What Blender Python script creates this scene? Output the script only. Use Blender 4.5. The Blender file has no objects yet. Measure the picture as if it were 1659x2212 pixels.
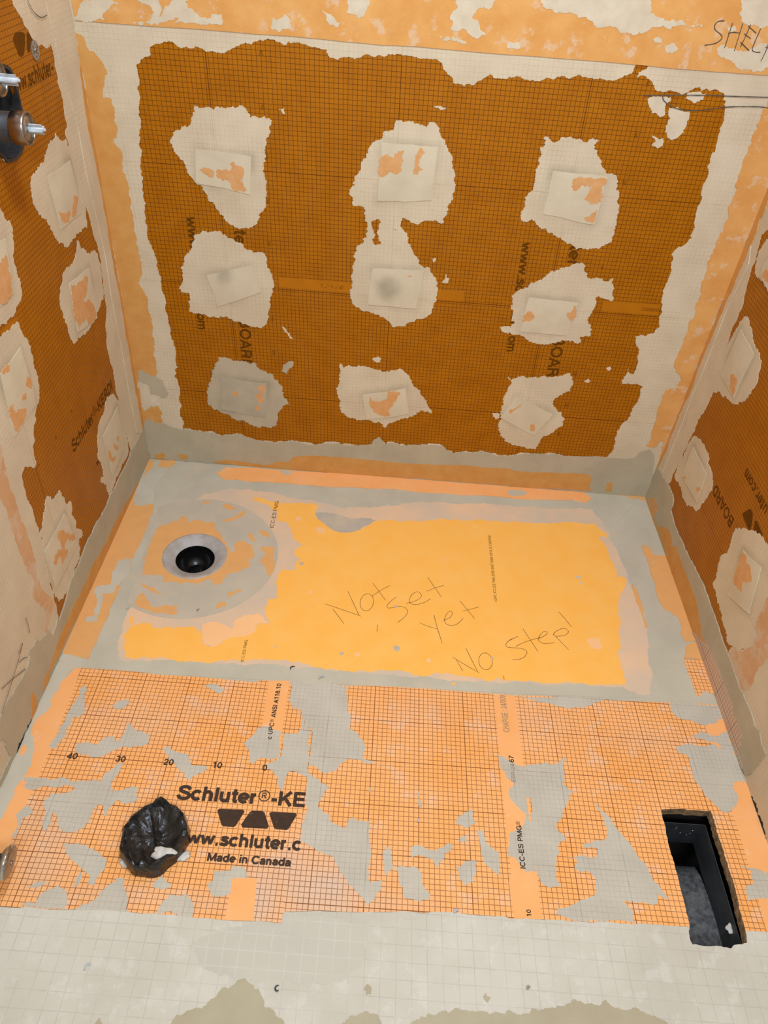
import bpy, math, random
import numpy as np
from mathutils import Vector, Matrix
from mathutils.geometry import delaunay_2d_cdt

scene = bpy.context.scene
COL = scene.collection
W = 1.524            # alcove width in metres (floor print is a centimetre grid)

# ------------------------------------------------------------------ camera
CAM_POS=(0.6836,-1.775,1.42022)
CAM_R=[[0.996912, 0.037027, 0.06925], [0.076422, -0.660295, -0.747108], [0.018062, 0.750093, -0.661086]]
CAM_F=1604.44
cam_data = bpy.data.cameras.new('camera')
cam = bpy.data.objects.new('camera', cam_data)
COL.objects.link(cam)
cam_data.sensor_fit = 'HORIZONTAL'
cam_data.sensor_width = 36.0
cam_data.lens = CAM_F / 1659.0 * 36.0
cam_data.clip_start = 0.02
_r = [Vector(a) for a in CAM_R]
_m = Matrix((_r[0], -_r[1], -_r[2])).transposed().to_4x4()
_m.translation = Vector(CAM_POS)
cam.matrix_world = _m
scene.camera = cam

# ------------------------------------------------------------------ light
scene.view_settings.view_transform = 'Standard'
scene.view_settings.look = 'None'
scene.view_settings.exposure = 0.0
scene.view_settings.gamma = 1.0
scene.view_settings.use_curve_mapping = False
world = bpy.data.worlds.new('world')
scene.world = world
world.use_nodes = True
world.node_tree.nodes['Background'].inputs[0].default_value = (0.90, 1.0, 1.16, 1)
world.node_tree.nodes['Background'].inputs[1].default_value = 0.50

def area_light(name, loc, target, sx, sy, power, col):
    ld = bpy.data.lights.new(name, 'AREA')
    ld.shape = 'RECTANGLE'; ld.size = sx; ld.size_y = sy
    ld.energy = power; ld.color = col
    o = bpy.data.objects.new(name, ld)
    COL.objects.link(o)
    o.location = loc
    o.rotation_euler = (Vector(target) - Vector(loc)).to_track_quat('-Z', 'Y').to_euler()
    return o
area_light('vanity_light', (0.95, -2.45, 2.05), (0.75, -0.4, 0.4), 0.9, 0.18, 21.0, (0.88, 1.0, 1.20))  # unseen fill added behind the camera to even out the wall falloff
area_light('ceiling_light', (0.78, -0.95, 2.38), (0.78, -0.90, 0.0), 0.30, 0.30, 24.0, (0.88, 1.0, 1.20))

# ------------------------------------------------------------------ materials
def lin(c):
    out = []
    for v in c:
        v = v / 255.0
        out.append(v / 12.92 if v <= 0.04045 else ((v + 0.055) / 1.055) ** 2.4)
    return (*out, 1.0)

class NT:
    def __init__(s, name):
        s.m = bpy.data.materials.new(name); s.m.use_nodes = True
        s.t = s.m.node_tree; s.n = s.t.nodes; s.b = s.n['Principled BSDF']
    def node(s, ty, **kw):
        n = s.n.new(ty)
        for k, v in kw.items(): setattr(n, k, v)
        return n
    def link(s, a, b): s.t.links.new(a, b)
    def put(s, sock, v):
        if hasattr(v, 'is_linked') or isinstance(v, bpy.types.NodeSocket): s.link(v, sock)
        else: sock.default_value = v
    def math(s, op, a, b=0.0, clamp=False):
        n = s.node('ShaderNodeMath', operation=op, use_clamp=clamp)
        s.put(n.inputs[0], a); s.put(n.inputs[1], b)
        return n.outputs[0]
    def mix(s, fac, a, b):
        n = s.node('ShaderNodeMix', data_type='RGBA')
        s.put(n.inputs[0], fac); s.put(n.inputs[6], a); s.put(n.inputs[7], b)
        return n.outputs[2]
    def noise(s, vec, scale, detail=4.0, rough=0.55, lo=0.35, hi=0.65):
        n = s.node('ShaderNodeTexNoise'); s.link(vec, n.inputs['Vector'])
        n.inputs['Scale'].default_value = scale; n.inputs['Detail'].default_value = detail
        n.inputs['Roughness'].default_value = rough
        r = s.node('ShaderNodeMapRange'); s.link(n.outputs['Fac'], r.inputs[0])
        r.inputs[1].default_value = lo; r.inputs[2].default_value = hi
        return r.outputs[0]

# print grids: plane -> (u0, du, shear_u, v0, dv, shear_v, heavy every n (0 none), explicit heavy u, explicit heavy v)
GRID = {
 'b': (0.289, 0.0101, 0.027, 0.5968, 0.00993, -0.010, 0, (0.284, 0.693, 1.092), (0.865, 0.582, 0.260)),
 'l': (-0.210, 0.0099, 0.0, 0.447, 0.0098, 0.0, 0, (-0.210, -0.612), ()),
 'r': (0.318, 0.0099, 0.0, 0.236, 0.0099, 0.0, 0, (), (0.236,)),
 'fl': (0.110, 0.0099, 0.0, -0.795, 0.00973, 0.0, 10, (), ()),
 'fr': (0.7255, 0.00995, 0.0, -0.855, 0.00971, 0.0, 10, (), ()),
 'slab': (0.30, 0.0270, 0.01, -1.30, 0.0270, 0.01, 0, (), ()),
}

def grid_mask(k, uv, key, wmin, wmaj):
    u0, du, su, v0, dv, sv, every, hu, hv = GRID[key]
    sp = k.node('ShaderNodeSeparateXYZ'); k.link(uv, sp.inputs[0])
    U, V = sp.outputs[0], sp.outputs[1]
    if su: Us = k.math('ADD', U, k.math('MULTIPLY', k.math('SUBTRACT', V, 0.5 if key == 'b' else -1.3), su))
    else: Us = U
    if sv: Vs = k.math('ADD', V, k.math('MULTIPLY', k.math('SUBTRACT', U, 0.7), sv))
    else: Vs = V
    def lines(x, x0, dx, w):
        f = k.math('DIVIDE', k.math('SUBTRACT', x, x0), dx)
        d = k.math('ABSOLUTE', k.math('SUBTRACT', f, k.math('ROUND', f)))
        return k.math('LESS_THAN', d, w / dx * 0.5)
    minor = k.math('MAXIMUM', lines(Us, u0, du, wmin), lines(Vs, v0, dv, wmin))
    major = None
    if every:
        major = k.math('MAXIMUM', lines(Us, u0, du * every, wmaj), lines(Vs, v0, dv * every, wmaj))
    for x, cs in ((Us, hu), (Vs, hv)):
        for c in cs:
            l = k.math('LESS_THAN', k.math('ABSOLUTE', k.math('SUBTRACT', x, c)), wmaj * 0.5)
            major = l if major is None else k.math('MAXIMUM', major, l)
    return minor, major

def film_mat(name, col, col2, rough=0.75, key=None, line=(100, 56, 14), line_min=0.75, line_maj=0.95,
             wmin=0.0011, wmaj=0.0017, scale=18.0, bump=0.25, bscale=260.0, tint=0.72, patchy=False, spec=0.3, fleck=None, tint_col=None):
    k = NT(name)
    tc = k.node('ShaderNodeUVMap'); uv = tc.outputs[0]
    n1 = k.noise(uv, scale, 5.0, 0.6)
    c = k.mix(n1, lin(col), lin(col2))
    if fleck:
        fn = k.noise(uv, fleck[1], 6.0, 0.7, fleck[2], fleck[2] + 0.06)
        c = k.mix(k.math('MULTIPLY', fn, fleck[3]), c, lin(fleck[0]))
    fine = k.noise(uv, 420.0, 3.0, 0.6, 0.3, 0.7)
    c = k.mix(k.math('MULTIPLY', fine, 0.10), c, lin([v * 0.72 for v in col]))
    at = k.node('ShaderNodeAttribute', attribute_name='damp')  # per-vertex tint weight: wet spots, mortar haze, darker patch edges
    c = k.mix(k.math('MULTIPLY', at.outputs['Fac'], k.math('ADD', 0.45, k.math('MULTIPLY', n1, 0.55))), c, lin(tint_col or [col[0] * tint, col[1] * tint, col[2] * tint * 0.97]))
    if key:
        mi, ma = grid_mask(k, uv, key, wmin, wmaj)
        if patchy:
            pn = k.noise(uv, 14.0, 4.0, 0.6, 0.38, 0.62)
            amt = k.math('ADD', 0.25, k.math('MULTIPLY', pn, 0.75))
        else:
            amt = 1.0
        m = k.math('MULTIPLY', mi, line_min)
        if ma is not None: m = k.math('MAXIMUM', m, k.math('MULTIPLY', ma, line_maj))
        m = k.math('MULTIPLY', m, amt)
        c = k.mix(m, c, lin(line))
    k.link(c, k.b.inputs['Base Color'])
    k.b.inputs['Roughness'].default_value = rough
    k.b.inputs['Specular IOR Level'].default_value = spec
    if bump:
        nb = k.node('ShaderNodeTexNoise'); k.link(uv, nb.inputs['Vector'])
        nb.inputs['Scale'].default_value = bscale; nb.inputs['Detail'].default_value = 5.0
        bp = k.node('ShaderNodeBump'); bp.inputs['Strength'].default_value = bump; bp.inputs['Distance'].default_value = 0.0012
        k.link(nb.outputs['Fac'], bp.inputs['Height']); k.link(bp.outputs[0], k.b.inputs['Normal'])
    return k.m

def plain_mat(name, col, rough=0.5, metal=0.0, spec=0.5, noise_col=None, scale=120.0, bump=0.0):
    k = NT(name)
    tc = k.node('ShaderNodeTexCoord')
    n1 = k.noise(tc.outputs['Object'], scale, 4.0, 0.6)
    k.link(k.mix(n1, lin(col), lin(noise_col or [v * 0.85 for v in col])), k.b.inputs['Base Color'])
    k.b.inputs['Roughness'].default_value = rough; k.b.inputs['Metallic'].default_value = metal
    k.b.inputs['Specular IOR Level'].default_value = spec
    if bump:
        bp = k.node('ShaderNodeBump'); bp.inputs['Strength'].default_value = bump; bp.inputs['Distance'].default_value = 0.002
        k.link(n1, bp.inputs['Height']); k.link(bp.outputs[0], k.b.inputs['Normal'])
    return k.m

M = {}
WB, WB2 = (174, 106, 8), (163, 97, 4)
for p in 'blr':
    M['board_' + p] = film_mat('wall_board_' + p, WB, WB2, 0.45, p, (92, 46, 2), 0.85, 0.95, bump=0.06, spec=0.15, fleck=((205, 170, 120), 150.0, 0.75, 0.45))
    M['mortar_' + p] = film_mat('white_mortar_' + p, (211, 196, 165), (200, 183, 152), 0.85, p, (150, 112, 74), 0.26, 0.42, bump=0.22, patchy=True, scale=9)
    M['grey_' + p] = film_mat('grey_mortar_' + p, (186, 173, 144), (173, 161, 134), 0.8, p, (120, 96, 70), 0.10, 0.2, bump=0.15, patchy=True, scale=9)
M['band'] = film_mat('orange_fleece', (208, 154, 84), (200, 142, 70), 0.9, scale=25, bump=0.12)
M['band_top'] = film_mat('orange_fleece_smeared', (220, 164, 94), (210, 148, 76), 0.9, scale=14, bump=0.12, fleck=((214, 190, 160), 22.0, 0.56, 0.55))
M['fleck'] = film_mat('orange_fleece_patch', (214, 162, 106), (206, 150, 90), 0.9, scale=40, bump=0.1, fleck=((205, 185, 160), 60.0, 0.60, 0.5))
M['band_faint'] = film_mat('faint_fleece', (208, 166, 122), (200, 152, 104), 0.9, scale=16, bump=0.1, fleck=((204, 180, 150), 14.0, 0.50, 0.8))
M['patch'] = film_mat('mortared_fleece', (210, 197, 166), (200, 186, 156), 0.85, scale=14, bump=0.12)
M['patch_grey'] = film_mat('grey_mortared_fleece', (182, 171, 144), (170, 159, 134), 0.85, scale=14, bump=0.12)
M['mortar_thin'] = film_mat('thin_mortar', (212, 198, 168), (201, 185, 155), 0.85, scale=30, bump=0.2)
M['floor_grey'] = film_mat('floor_grey_mortar', (197, 188, 162), (186, 177, 152), 0.75, scale=8, bump=0.10, fleck=((214, 184, 150), 9.0, 0.58, 0.35))
M['floor_edge'] = film_mat('floor_edge_mortar', (200, 191, 166), (189, 180, 155), 0.75, scale=10, bump=0.10)
for p in ('fl', 'fr'):
    M['sheet_' + p] = film_mat('floor_membrane_' + p, (250, 180, 112), (246, 168, 88), 0.75, p, (128, 72, 30), 0.74, 0.92, 0.0013, 0.0017, scale=7, bump=0.08, fleck=((238, 192, 150), 16.0, 0.55, 0.6), tint_col=(212, 186, 160))
    M['smear_' + p] = film_mat('floor_smear_' + p, (198, 188, 166), (187, 177, 156), 0.75, p, (140, 124, 108), 0.34, 0.55, 0.0013, 0.002, scale=12, bump=0.08, patchy=True)
    M['hazef_' + p] = film_mat('floor_haze_' + p, (214, 182, 152), (198, 172, 148), 0.75, p, (128, 92, 70), 0.62, 0.85, 0.0013, 0.002, scale=14, bump=0.08)
M['sheet_plain'] = film_mat('floor_membrane_plain', (247, 178, 112), (244, 170, 98), 0.8, scale=10, bump=0.1, fleck=((240, 192, 150), 14.0, 0.58, 0.5))
M['tray_bright'] = film_mat('tray_fleece', (255, 190, 92), (255, 184, 78), 0.85, scale=16, bump=0.10, fleck=((255, 196, 128), 22.0, 0.62, 0.4))
M['tray_haze'] = film_mat('tray_mortar_haze', (232, 192, 150), (206, 186, 158), 0.8, scale=5, bump=0.08)
M['tray_haze2'] = film_mat('tray_thin_haze', (252, 196, 136), (248, 192, 130), 0.8, scale=10, bump=0.08)
M['tray_lip'] = film_mat('tray_grey_lip', (200, 182, 152), (180, 170, 150), 0.8, scale=14, bump=0.08)
M['collar'] = film_mat('collar_mortar', (198, 183, 156), (186, 176, 152), 0.75, scale=12, bump=0.14, fleck=((216, 172, 118), 30.0, 0.62, 0.5))
M['collar_orange'] = film_mat('collar_fleece', (228, 168, 98), (222, 164, 98), 0.85, scale=30, bump=0.1, fleck=((212, 186, 150), 60.0, 0.60, 0.6))
M['slab'] = film_mat('dry_mortar_slab', (207, 200, 180), (194, 186, 165), 0.85, 'slab', (172, 164, 144), 0.55, 0.6, 0.0016, 0.002, scale=5, bump=0.4, bscale=160, patchy=True, fleck=((220, 214, 200), 26.0, 0.54, 0.3))
M['slab_damp'] = film_mat('damp_mortar_slab', (192, 186, 166), (199, 191, 170), 0.8, 'slab', (214, 208, 192), 0.35, 0.4, 0.002, 0.002, scale=9, bump=0.25, patchy=True)
M['wet'] = film_mat('wet_mortar', (178, 166, 134), (170, 157, 126), 0.6, scale=14, bump=0.2)
def ink(name, c, keep=0.0):
    return film_mat(name, c, [v * 1.15 for v in c], 0.7, scale=60, bump=0, spec=0.08, fleck=((keep, keep * 0.8, keep * 0.6), 90.0, 0.62, 0.35) if keep else None)
M['ink_wall'] = ink('ink_wall', (92, 54, 4))
M['ink_floor'] = ink('ink_floor', (66, 50, 38), 150)
M['ink_grey'] = ink('ink_grey', (136, 118, 100))
M['ink_tray'] = ink('ink_tray', (120, 84, 34), 220)
M['bar'] = film_mat('print_bar', (180, 110, 10), (172, 104, 8), 0.5, bump=0.05, spec=0.15)
M['pencil'] = plain_mat('pencil', (142, 98, 40), 0.5)
M['pencil_dark'] = plain_mat('pencil_dark', (84, 76, 66), 0.45)
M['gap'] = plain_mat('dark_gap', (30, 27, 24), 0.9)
M['black_film'] = plain_mat('black_tape', (24, 23, 22), 0.28, 0.0, 0.5, (40, 38, 35), 60.0, 0.3)
M['black_plastic'] = plain_mat('black_plastic', (18, 17, 16), 0.22)
M['black_rubber'] = plain_mat('black_rubber', (38, 37, 36), 0.55, noise_col=(54, 52, 50))
M['chrome'] = plain_mat('chrome', (205, 200, 194), 0.16, 1.0)
M['chrome_dull'] = plain_mat('dull_chrome', (168, 158, 146), 0.32, 1.0)
M['steel'] = plain_mat('zinc_steel', (186, 184, 178), 0.35, 0.9)
M['duct'] = plain_mat('duct_steel', (74, 76, 76), 0.45, 0.45, noise_col=(58, 60, 61), scale=25)
M['duct_dust'] = plain_mat('dusty_duct_steel', (56, 60, 62), 0.6, 0.25, noise_col=(104, 104, 100), scale=90)
M['ply'] = plain_mat('plywood_edge', (168, 138, 96), 0.9, noise_col=(112, 86, 56), scale=70, bump=0.6)
M['cavity'] = plain_mat('dark_cavity', (40, 28, 18), 0.95)
M['grey_plastic'] = plain_mat('grey_plastic', (188, 192, 190), 0.4)
M['flange'] = plain_mat('grey_flange', (176, 170, 160), 0.55, noise_col=(158, 150, 138), scale=40)
M['white_putty'] = plain_mat('white_putty', (214, 206, 192), 0.7, bump=0.3)
M['drywall'] = film_mat('drywall', (206, 190, 168), (198, 182, 160), 0.9, scale=5, bump=0.1)

# ------------------------------------------------------------------ geometry helpers
rng = random.Random(7)

def to3(plane, u, v, h):
    if plane == 'b': return (u, -h, v)
    if plane == 'l': return (h, u, v)
    if plane == 'r': return (W - h, -u, v)
    return (u, v, h)
NORMAL = {'b': Vector((0, -1, 0)), 'l': Vector((1, 0, 0)), 'r': Vector((-1, 0, 0)), 'f': Vector((0, 0, 1))}

def rough(pts, k=0.10, seg=0.004, maxd=0.0035, close=True):
    out = []
    n = len(pts)
    def sub(a, b, acc):
        dx, dy = b[0] - a[0], b[1] - a[1]
        L = math.hypot(dx, dy)
        if L < seg: return
        d = max(-maxd, min(maxd, rng.gauss(0, 1) * k * L))
        m = ((a[0] + b[0]) / 2 - dy / L * d, (a[1] + b[1]) / 2 + dx / L * d)
        sub(a, m, acc); acc.append(m); sub(m, b, acc)
    for i in range(n if close else n - 1):
        a, b = pts[i], pts[(i + 1) % n]
        out.append(a)
        if k > 0: sub(a, b, out)
    if not close: out.append(pts[-1])
    return out

def inside(P, poly):
    x, y = P[:, 0], P[:, 1]
    r = np.zeros(len(P), bool)
    n = len(poly)
    for i in range(n):
        x1, y1 = poly[i]; x2, y2 = poly[(i + 1) % n]
        if y1 == y2: continue
        c = (y1 > y) != (y2 > y)
        r ^= c & (x < (x2 - x1) * (y - y1) / (y2 - y1) + x1)
    return r

def link(o, parent=None):
    COL.objects.link(o)
    if parent is not None: o.parent = parent
    return o

def wloc(o):
    return Vector((0, 0, 0)) if o is None else Vector(o['_o']) if '_o' in o else Vector((0, 0, 0))

def make(name, verts, faces, mat, parent=None, uv=None, smooth=False, origin=None, tint=None):
    """mesh object from world-space verts; children keep their thing's origin"""
    org = ORIGIN.get(parent.name if parent else None, Vector((0, 0, 0))) if parent else (Vector(origin) if origin else Vector((0, 0, 0)))
    me = bpy.data.meshes.new(name)
    me.from_pydata([tuple(Vector(v) - org) for v in verts], [], faces)
    if uv is not None:
        l = me.uv_layers.new(name='uv')
        vi = np.zeros(len(me.loops), np.int32); me.loops.foreach_get('vertex_index', vi)
        l.data.foreach_set('uv', np.asarray(uv, np.float32)[vi].ravel())
    if tint is not None:
        a = me.attributes.new('damp', 'FLOAT', 'POINT')
        a.data.foreach_set('value', np.asarray(tint, np.float32))
    if smooth: me.polygons.foreach_set('use_smooth', [True] * len(me.polygons))
    me.materials.append(M[mat] if isinstance(mat, str) else mat)
    o = bpy.data.objects.new(name, me)
    link(o, parent)
    if parent is None: o.location = org
    ORIGIN[o.name] = org
    return o
ORIGIN = {}

def thing(name, label, cat, loc=(0, 0, 0), group=None):
    o = bpy.data.objects.new(name, None)
    o.empty_display_size = 0.05
    COL.objects.link(o); o.location = loc
    ORIGIN[o.name] = Vector(loc)
    return tag(o, label, cat, group)
def tag(o, label, cat, group=None):
    o['label'] = label; o['category'] = cat
    if group: o['group'] = group
    return o
def struct(o):
    o['kind'] = 'structure'; return o

NF = 0
def film(name, plane, outline, mat, h, parent=None, k=0.10, seg=0.004, maxd=0.0035, holes=(), mound=None, grid=0.0,
         base=0.0, tint=None, origin=None):
    """thin slab on a plane: traced outline, h metres proud, edges going down to base"""
    global NF
    NF += 1
    if k > 0 or h > 0: h += (NF % 12) * 0.000008      # no two coats are exactly flush
    outer = rough(outline, k, seg, maxd)
    pts = [Vector(p) for p in outer]
    edges = [(i, (i + 1) % len(outer)) for i in range(len(outer))]
    hs = []
    for hh in holes:
        s = len(pts); hs.append(hh)
        pts += [Vector(p) for p in hh]
        edges += [(s + i, s + (i + 1) % len(hh)) for i in range(len(hh))]
    if grid:
        a = np.array(outer); lo, hi = a.min(0), a.max(0)
        gx, gy = np.meshgrid(np.arange(lo[0], hi[0], grid), np.arange(lo[1], hi[1], grid))
        G = np.stack([gx.ravel(), gy.ravel()], 1); G += (np.random.RandomState(1).rand(*G.shape) - .5) * grid * 0.4
        G = G[inside(G, outer)]
        pts += [Vector(p) for p in G.tolist()]
    vo, eo, fo, _, _, _ = delaunay_2d_cdt(pts, edges, [], 0, 1e-7)
    V = np.array([tuple(v) for v in vo]); F = np.array([tuple(f) for f in fo])
    cen = V[F].mean(1)
    keep = inside(cen, outer)
    for hh in hs: keep &= ~inside(cen, hh)
    F = F[keep]
    used = np.unique(F); remap = -np.ones(len(V), int); remap[used] = np.arange(len(used))
    V = V[used]; F = remap[F]
    hh_ = np.full(len(V), h)
    if mound is not None: hh_ = hh_ + mound(V)
    verts = [to3(plane, u, v, z) for (u, v), z in zip(V.tolist(), hh_.tolist())]
    a, b, c = (Vector(verts[i]) for i in F[0])
    if (b - a).cross(c - a).dot(NORMAL[plane]) < 0: F = F[:, ::-1]
    faces = [tuple(f) for f in F.tolist()]
    cnt = {}
    for f in faces:
        for i in range(3):
            e = (f[i], f[(i + 1) % 3]); cnt[e] = 1
    n0 = len(verts); low = {}
    uvs = V.tolist(); dm = tint(V).tolist() if tint is not None else None
    for (i, j) in list(cnt):
        if (j, i) in cnt: continue
        for q in (i, j):
            if q not in low:
                low[q] = len(verts); verts.append(to3(plane, V[q][0], V[q][1], base)); uvs.append(V[q].tolist())
                if dm is not None: dm.append(dm[q])
        faces.append((j, i, low[i], low[j]))
    return make(name, verts, faces, mat, parent, uvs, origin=origin, tint=dm)

def lathe(name, prof, origin, axis, mat, parent, n=40, cap=True, smooth=True):
    ax = Vector(axis).normalized()
    t = Vector((0, 0, 1)) if abs(ax.z) < 0.9 else Vector((1, 0, 0))
    e1 = ax.cross(t).normalized(); e2 = ax.cross(e1)
    o = Vector(origin); verts, faces = [], []
    for (r, z) in prof:
        for i in range(n):
            a = 2 * math.pi * i / n
            verts.append(tuple(o + ax * z + (e1 * math.cos(a) + e2 * math.sin(a)) * r))
    for j in range(len(prof) - 1):
        for i in range(n):
            i2 = (i + 1) % n
            faces.append((j * n + i, j * n + i2, (j + 1) * n + i2, (j + 1) * n + i))
    if cap: faces.append(tuple((len(prof) - 1) * n + i for i in range(n)))
    return make(name, verts, faces, mat, parent, smooth=smooth)

def box(name, c, ex, mat, parent, bevel=0.0):
    """box from centre and three half-extent vectors"""
    c = Vector(c); a, b, d = (Vector(e) for e in ex)
    vs = [c + a * i + b * j + d * k for k in (-1, 1) for j in (-1, 1) for i in (-1, 1)]
    fs = [(0, 2, 3, 1), (4, 5, 7, 6), (0, 1, 5, 4), (2, 6, 7, 3), (0, 4, 6, 2), (1, 3, 7, 5)]
    return make(name, [tuple(v) for v in vs], fs, mat, parent)

# block lettering drawn as pen strokes: (advance, [stroke, ...]); a stroke is a point list or an arc ('a', cx, cy, rx, ry, from, to)
def A(*v): return ('a',) + v
GL = {
 'c': (.53, [A(.27,.265,.2,.2,42,318)]), 'o': (.57, [A(.285,.265,.215,.2,0,360)]), 'e': (.55, [A(.275,.265,.205,.2,0,312), [(.08,.265),(.48,.265)]]),
 's': (.51, [[(.42,.37),(.38,.445),(.26,.465),(.14,.445),(.1,.385),(.16,.32),(.27,.285),(.38,.25),(.43,.165),(.38,.085),(.26,.065),(.12,.085),(.075,.17)]]),
 'h': (.56, [[(.1,0),(.1,.72)], A(.265,.3,.165,.165,180,0), [(.43,.31),(.43,0)]]), 'n': (.56, [[(.1,0),(.1,.53)], A(.265,.3,.165,.165,180,0), [(.43,.31),(.43,0)]]),
 'm': (.80, [[(.1,0),(.1,.53)], A(.24,.33,.14,.135,180,0), [(.38,.34),(.38,0)], A(.52,.33,.14,.135,180,0), [(.66,.34),(.66,0)]]),
 'u': (.56, [[(.1,.53),(.1,.22)], A(.265,.22,.165,.155,180,360), [(.43,.53),(.43,0)]]), 'l': (.25, [[(.12,0),(.12,.72)]]), 'i': (.25, [[(.12,0),(.12,.53)], [(.12,.6),(.12,.72)]]),
 't': (.34, [[(.17,.68),(.17,.13)], A(.255,.14,.085,.078,180,270), [(.25,.062),(.32,.062)], [(.02,.47),(.32,.47)]]), 'r': (.37, [[(.1,0),(.1,.53)], A(.27,.29,.17,.17,180,85)]),
 'a': (.54, [A(.26,.345,.165,.12,170,0), [(.425,.36),(.425,0)], [(.42,.3),(.28,.278),(.14,.25),(.085,.16),(.14,.075),(.25,.062),(.36,.1),(.42,.19)]]),
 'd': (.58, [[(.47,0),(.47,.72)], A(.27,.265,.2,.2,0,360)]), 'w': (.76, [[(.05,.53),(.2,.05),(.37,.48),(.54,.05),(.69,.53)]]),
 '.': (.27, [[(.07,.065),(.2,.065)]]), '-': (.33, [[(.03,.265),(.30,.265)]]), ':': (.27, [[(.07,.065),(.2,.065)], [(.07,.44),(.2,.44)]]), '/': (.28, [[(0,-.02),(.27,.74)]]), ' ': (.28, []),
 'S': (.66, [[(.56,.51),(.52,.61),(.42,.655),(.3,.66),(.18,.63),(.11,.55),(.14,.455),(.24,.405),(.36,.37),(.5,.33),(.58,.25),(.57,.15),(.48,.08),(.34,.06),(.18,.08),(.09,.16),(.07,.24)]]),
 'K': (.70, [[(.13,0),(.13,.72)], [(.62,.72),(.17,.26)], [(.31,.42),(.64,0)]]), 'E': (.66, [[(.13,0),(.13,.72)], [(.13,.655),(.6,.655)], [(.13,.37),(.56,.37)], [(.13,.065),(.62,.065)]]),
 'R': (.71, [[(.13,0),(.13,.72)], [(.13,.655),(.4,.655)], A(.4,.505,.16,.15,90,-90), [(.4,.355),(.13,.355)], [(.38,.36),(.52,.27),(.57,0)]]),
 'D': (.72, [[(.13,0),(.13,.72)], [(.13,.655),(.32,.655)], A(.32,.36,.28,.295,90,-90), [(.32,.065),(.13,.065)]]), 'I': (.26, [[(.13,0),(.13,.72)]]),
 'B': (.70, [[(.13,0),(.13,.72)], [(.13,.655),(.4,.655)], A(.4,.52,.13,.135,90,-90), [(.4,.385),(.13,.385)], A(.41,.225,.165,.16,90,-90), [(.41,.065),(.13,.065)]]),
 'O': (.78, [A(.39,.36,.305,.3,0,360)]), 'A': (.68, [[(.05,0),(.34,.69),(.63,0)], [(.16,.22),(.52,.22)]]), 'M': (.85, [[(.12,0),(.12,.72)], [(.12,.70),(.425,.05),(.73,.70)], [(.73,0),(.73,.72)]]),
 'C': (.73, [A(.39,.36,.305,.3,40,320)]), 'U': (.70, [[(.12,.72),(.12,.28)], A(.35,.28,.23,.22,180,360), [(.58,.28),(.58,.72)]]),
 'P': (.66, [[(.13,0),(.13,.72)], [(.13,.655),(.4,.655)], A(.4,.49,.17,.165,90,-90), [(.4,.325),(.13,.325)]]), 'N': (.70, [[(.12,0),(.12,.72)], [(.13,.69),(.57,.03)], [(.58,0),(.58,.72)]]),
 'G': (.76, [A(.39,.36,.305,.3,40,345), [(.68,.36),(.68,.02)], [(.42,.33),(.68,.33)]]), 'H': (.70, [[(.12,0),(.12,.72)], [(.58,0),(.58,.72)], [(.12,.37),(.58,.37)]]),
 '0': (.56, [A(.28,.36,.2,.3,0,360)]), '1': (.56, [[(.08,.55),(.2,.57),(.3,.7)], [(.33,0),(.33,.72)]]),
 '2': (.56, [[(.09,.49),(.12,.6),(.22,.655),(.36,.64),(.45,.55),(.42,.42),(.28,.28),(.12,.14),(.09,.065)], [(.06,.065),(.5,.065)]]),
 '3': (.56, [A(.27,.515,.17,.14,160,-90), A(.27,.215,.2,.155,90,-160)]), '4': (.56, [[(.39,0),(.39,.72)], [(.4,.69),(.06,.2)], [(.04,.2),(.53,.2)]]),
 '5': (.56, [[(.47,.655),(.13,.655)], [(.14,.67),(.11,.34)], A(.27,.235,.2,.175,130,-150)]), '6': (.56, [A(.29,.225,.195,.165,0,360), [(.095,.23),(.1,.42),(.17,.58),(.3,.655),(.45,.59)]]),
 '7': (.56, [[(.05,.655),(.5,.655)], [(.47,.64),(.3,.35),(.2,0)]]), '8': (.56, [A(.28,.525,.15,.135,0,360), A(.28,.22,.2,.16,0,360)]), '9': (.56, [A(.27,.495,.195,.165,0,360), [(.465,.49),(.46,.3),(.4,.14),(.27,.065),(.11,.12)]]),
 '\u00ae': (.64, [A(.31,.44,.26,.26,0,360), [(.22,.3),(.22,.58)], [(.22,.57),(.34,.57)], A(.34,.515,.06,.058,90,-90), [(.34,.457),(.22,.457)], [(.32,.45),(.41,.3)]]),
}
def glyph_strokes(ch):
    adv, st = GL[ch]; out = []
    for s_ in st:
        if isinstance(s_, tuple):
            _, cx, cy, rx, ry, a0, a1 = s_; nn = max(6, int(abs(a1 - a0) / 15))
            out.append([(cx + rx * math.cos(math.radians(a0 + (a1 - a0) * i / nn)), cy + ry * math.sin(math.radians(a0 + (a1 - a0) * i / nn))) for i in range(nn + 1)])
        else:
            cur = [s_[0]]                                   # sharp corners become two strokes
            for i in range(1, len(s_)):
                cur.append(s_[i])
                if i < len(s_) - 1:
                    d1 = Vector(s_[i]) - Vector(s_[i - 1]); d2 = Vector(s_[i + 1]) - Vector(s_[i])
                    if d1.angle(d2) > 1.3: out.append(cur); cur = [s_[i]]
            out.append(cur)
    return adv, out

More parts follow.
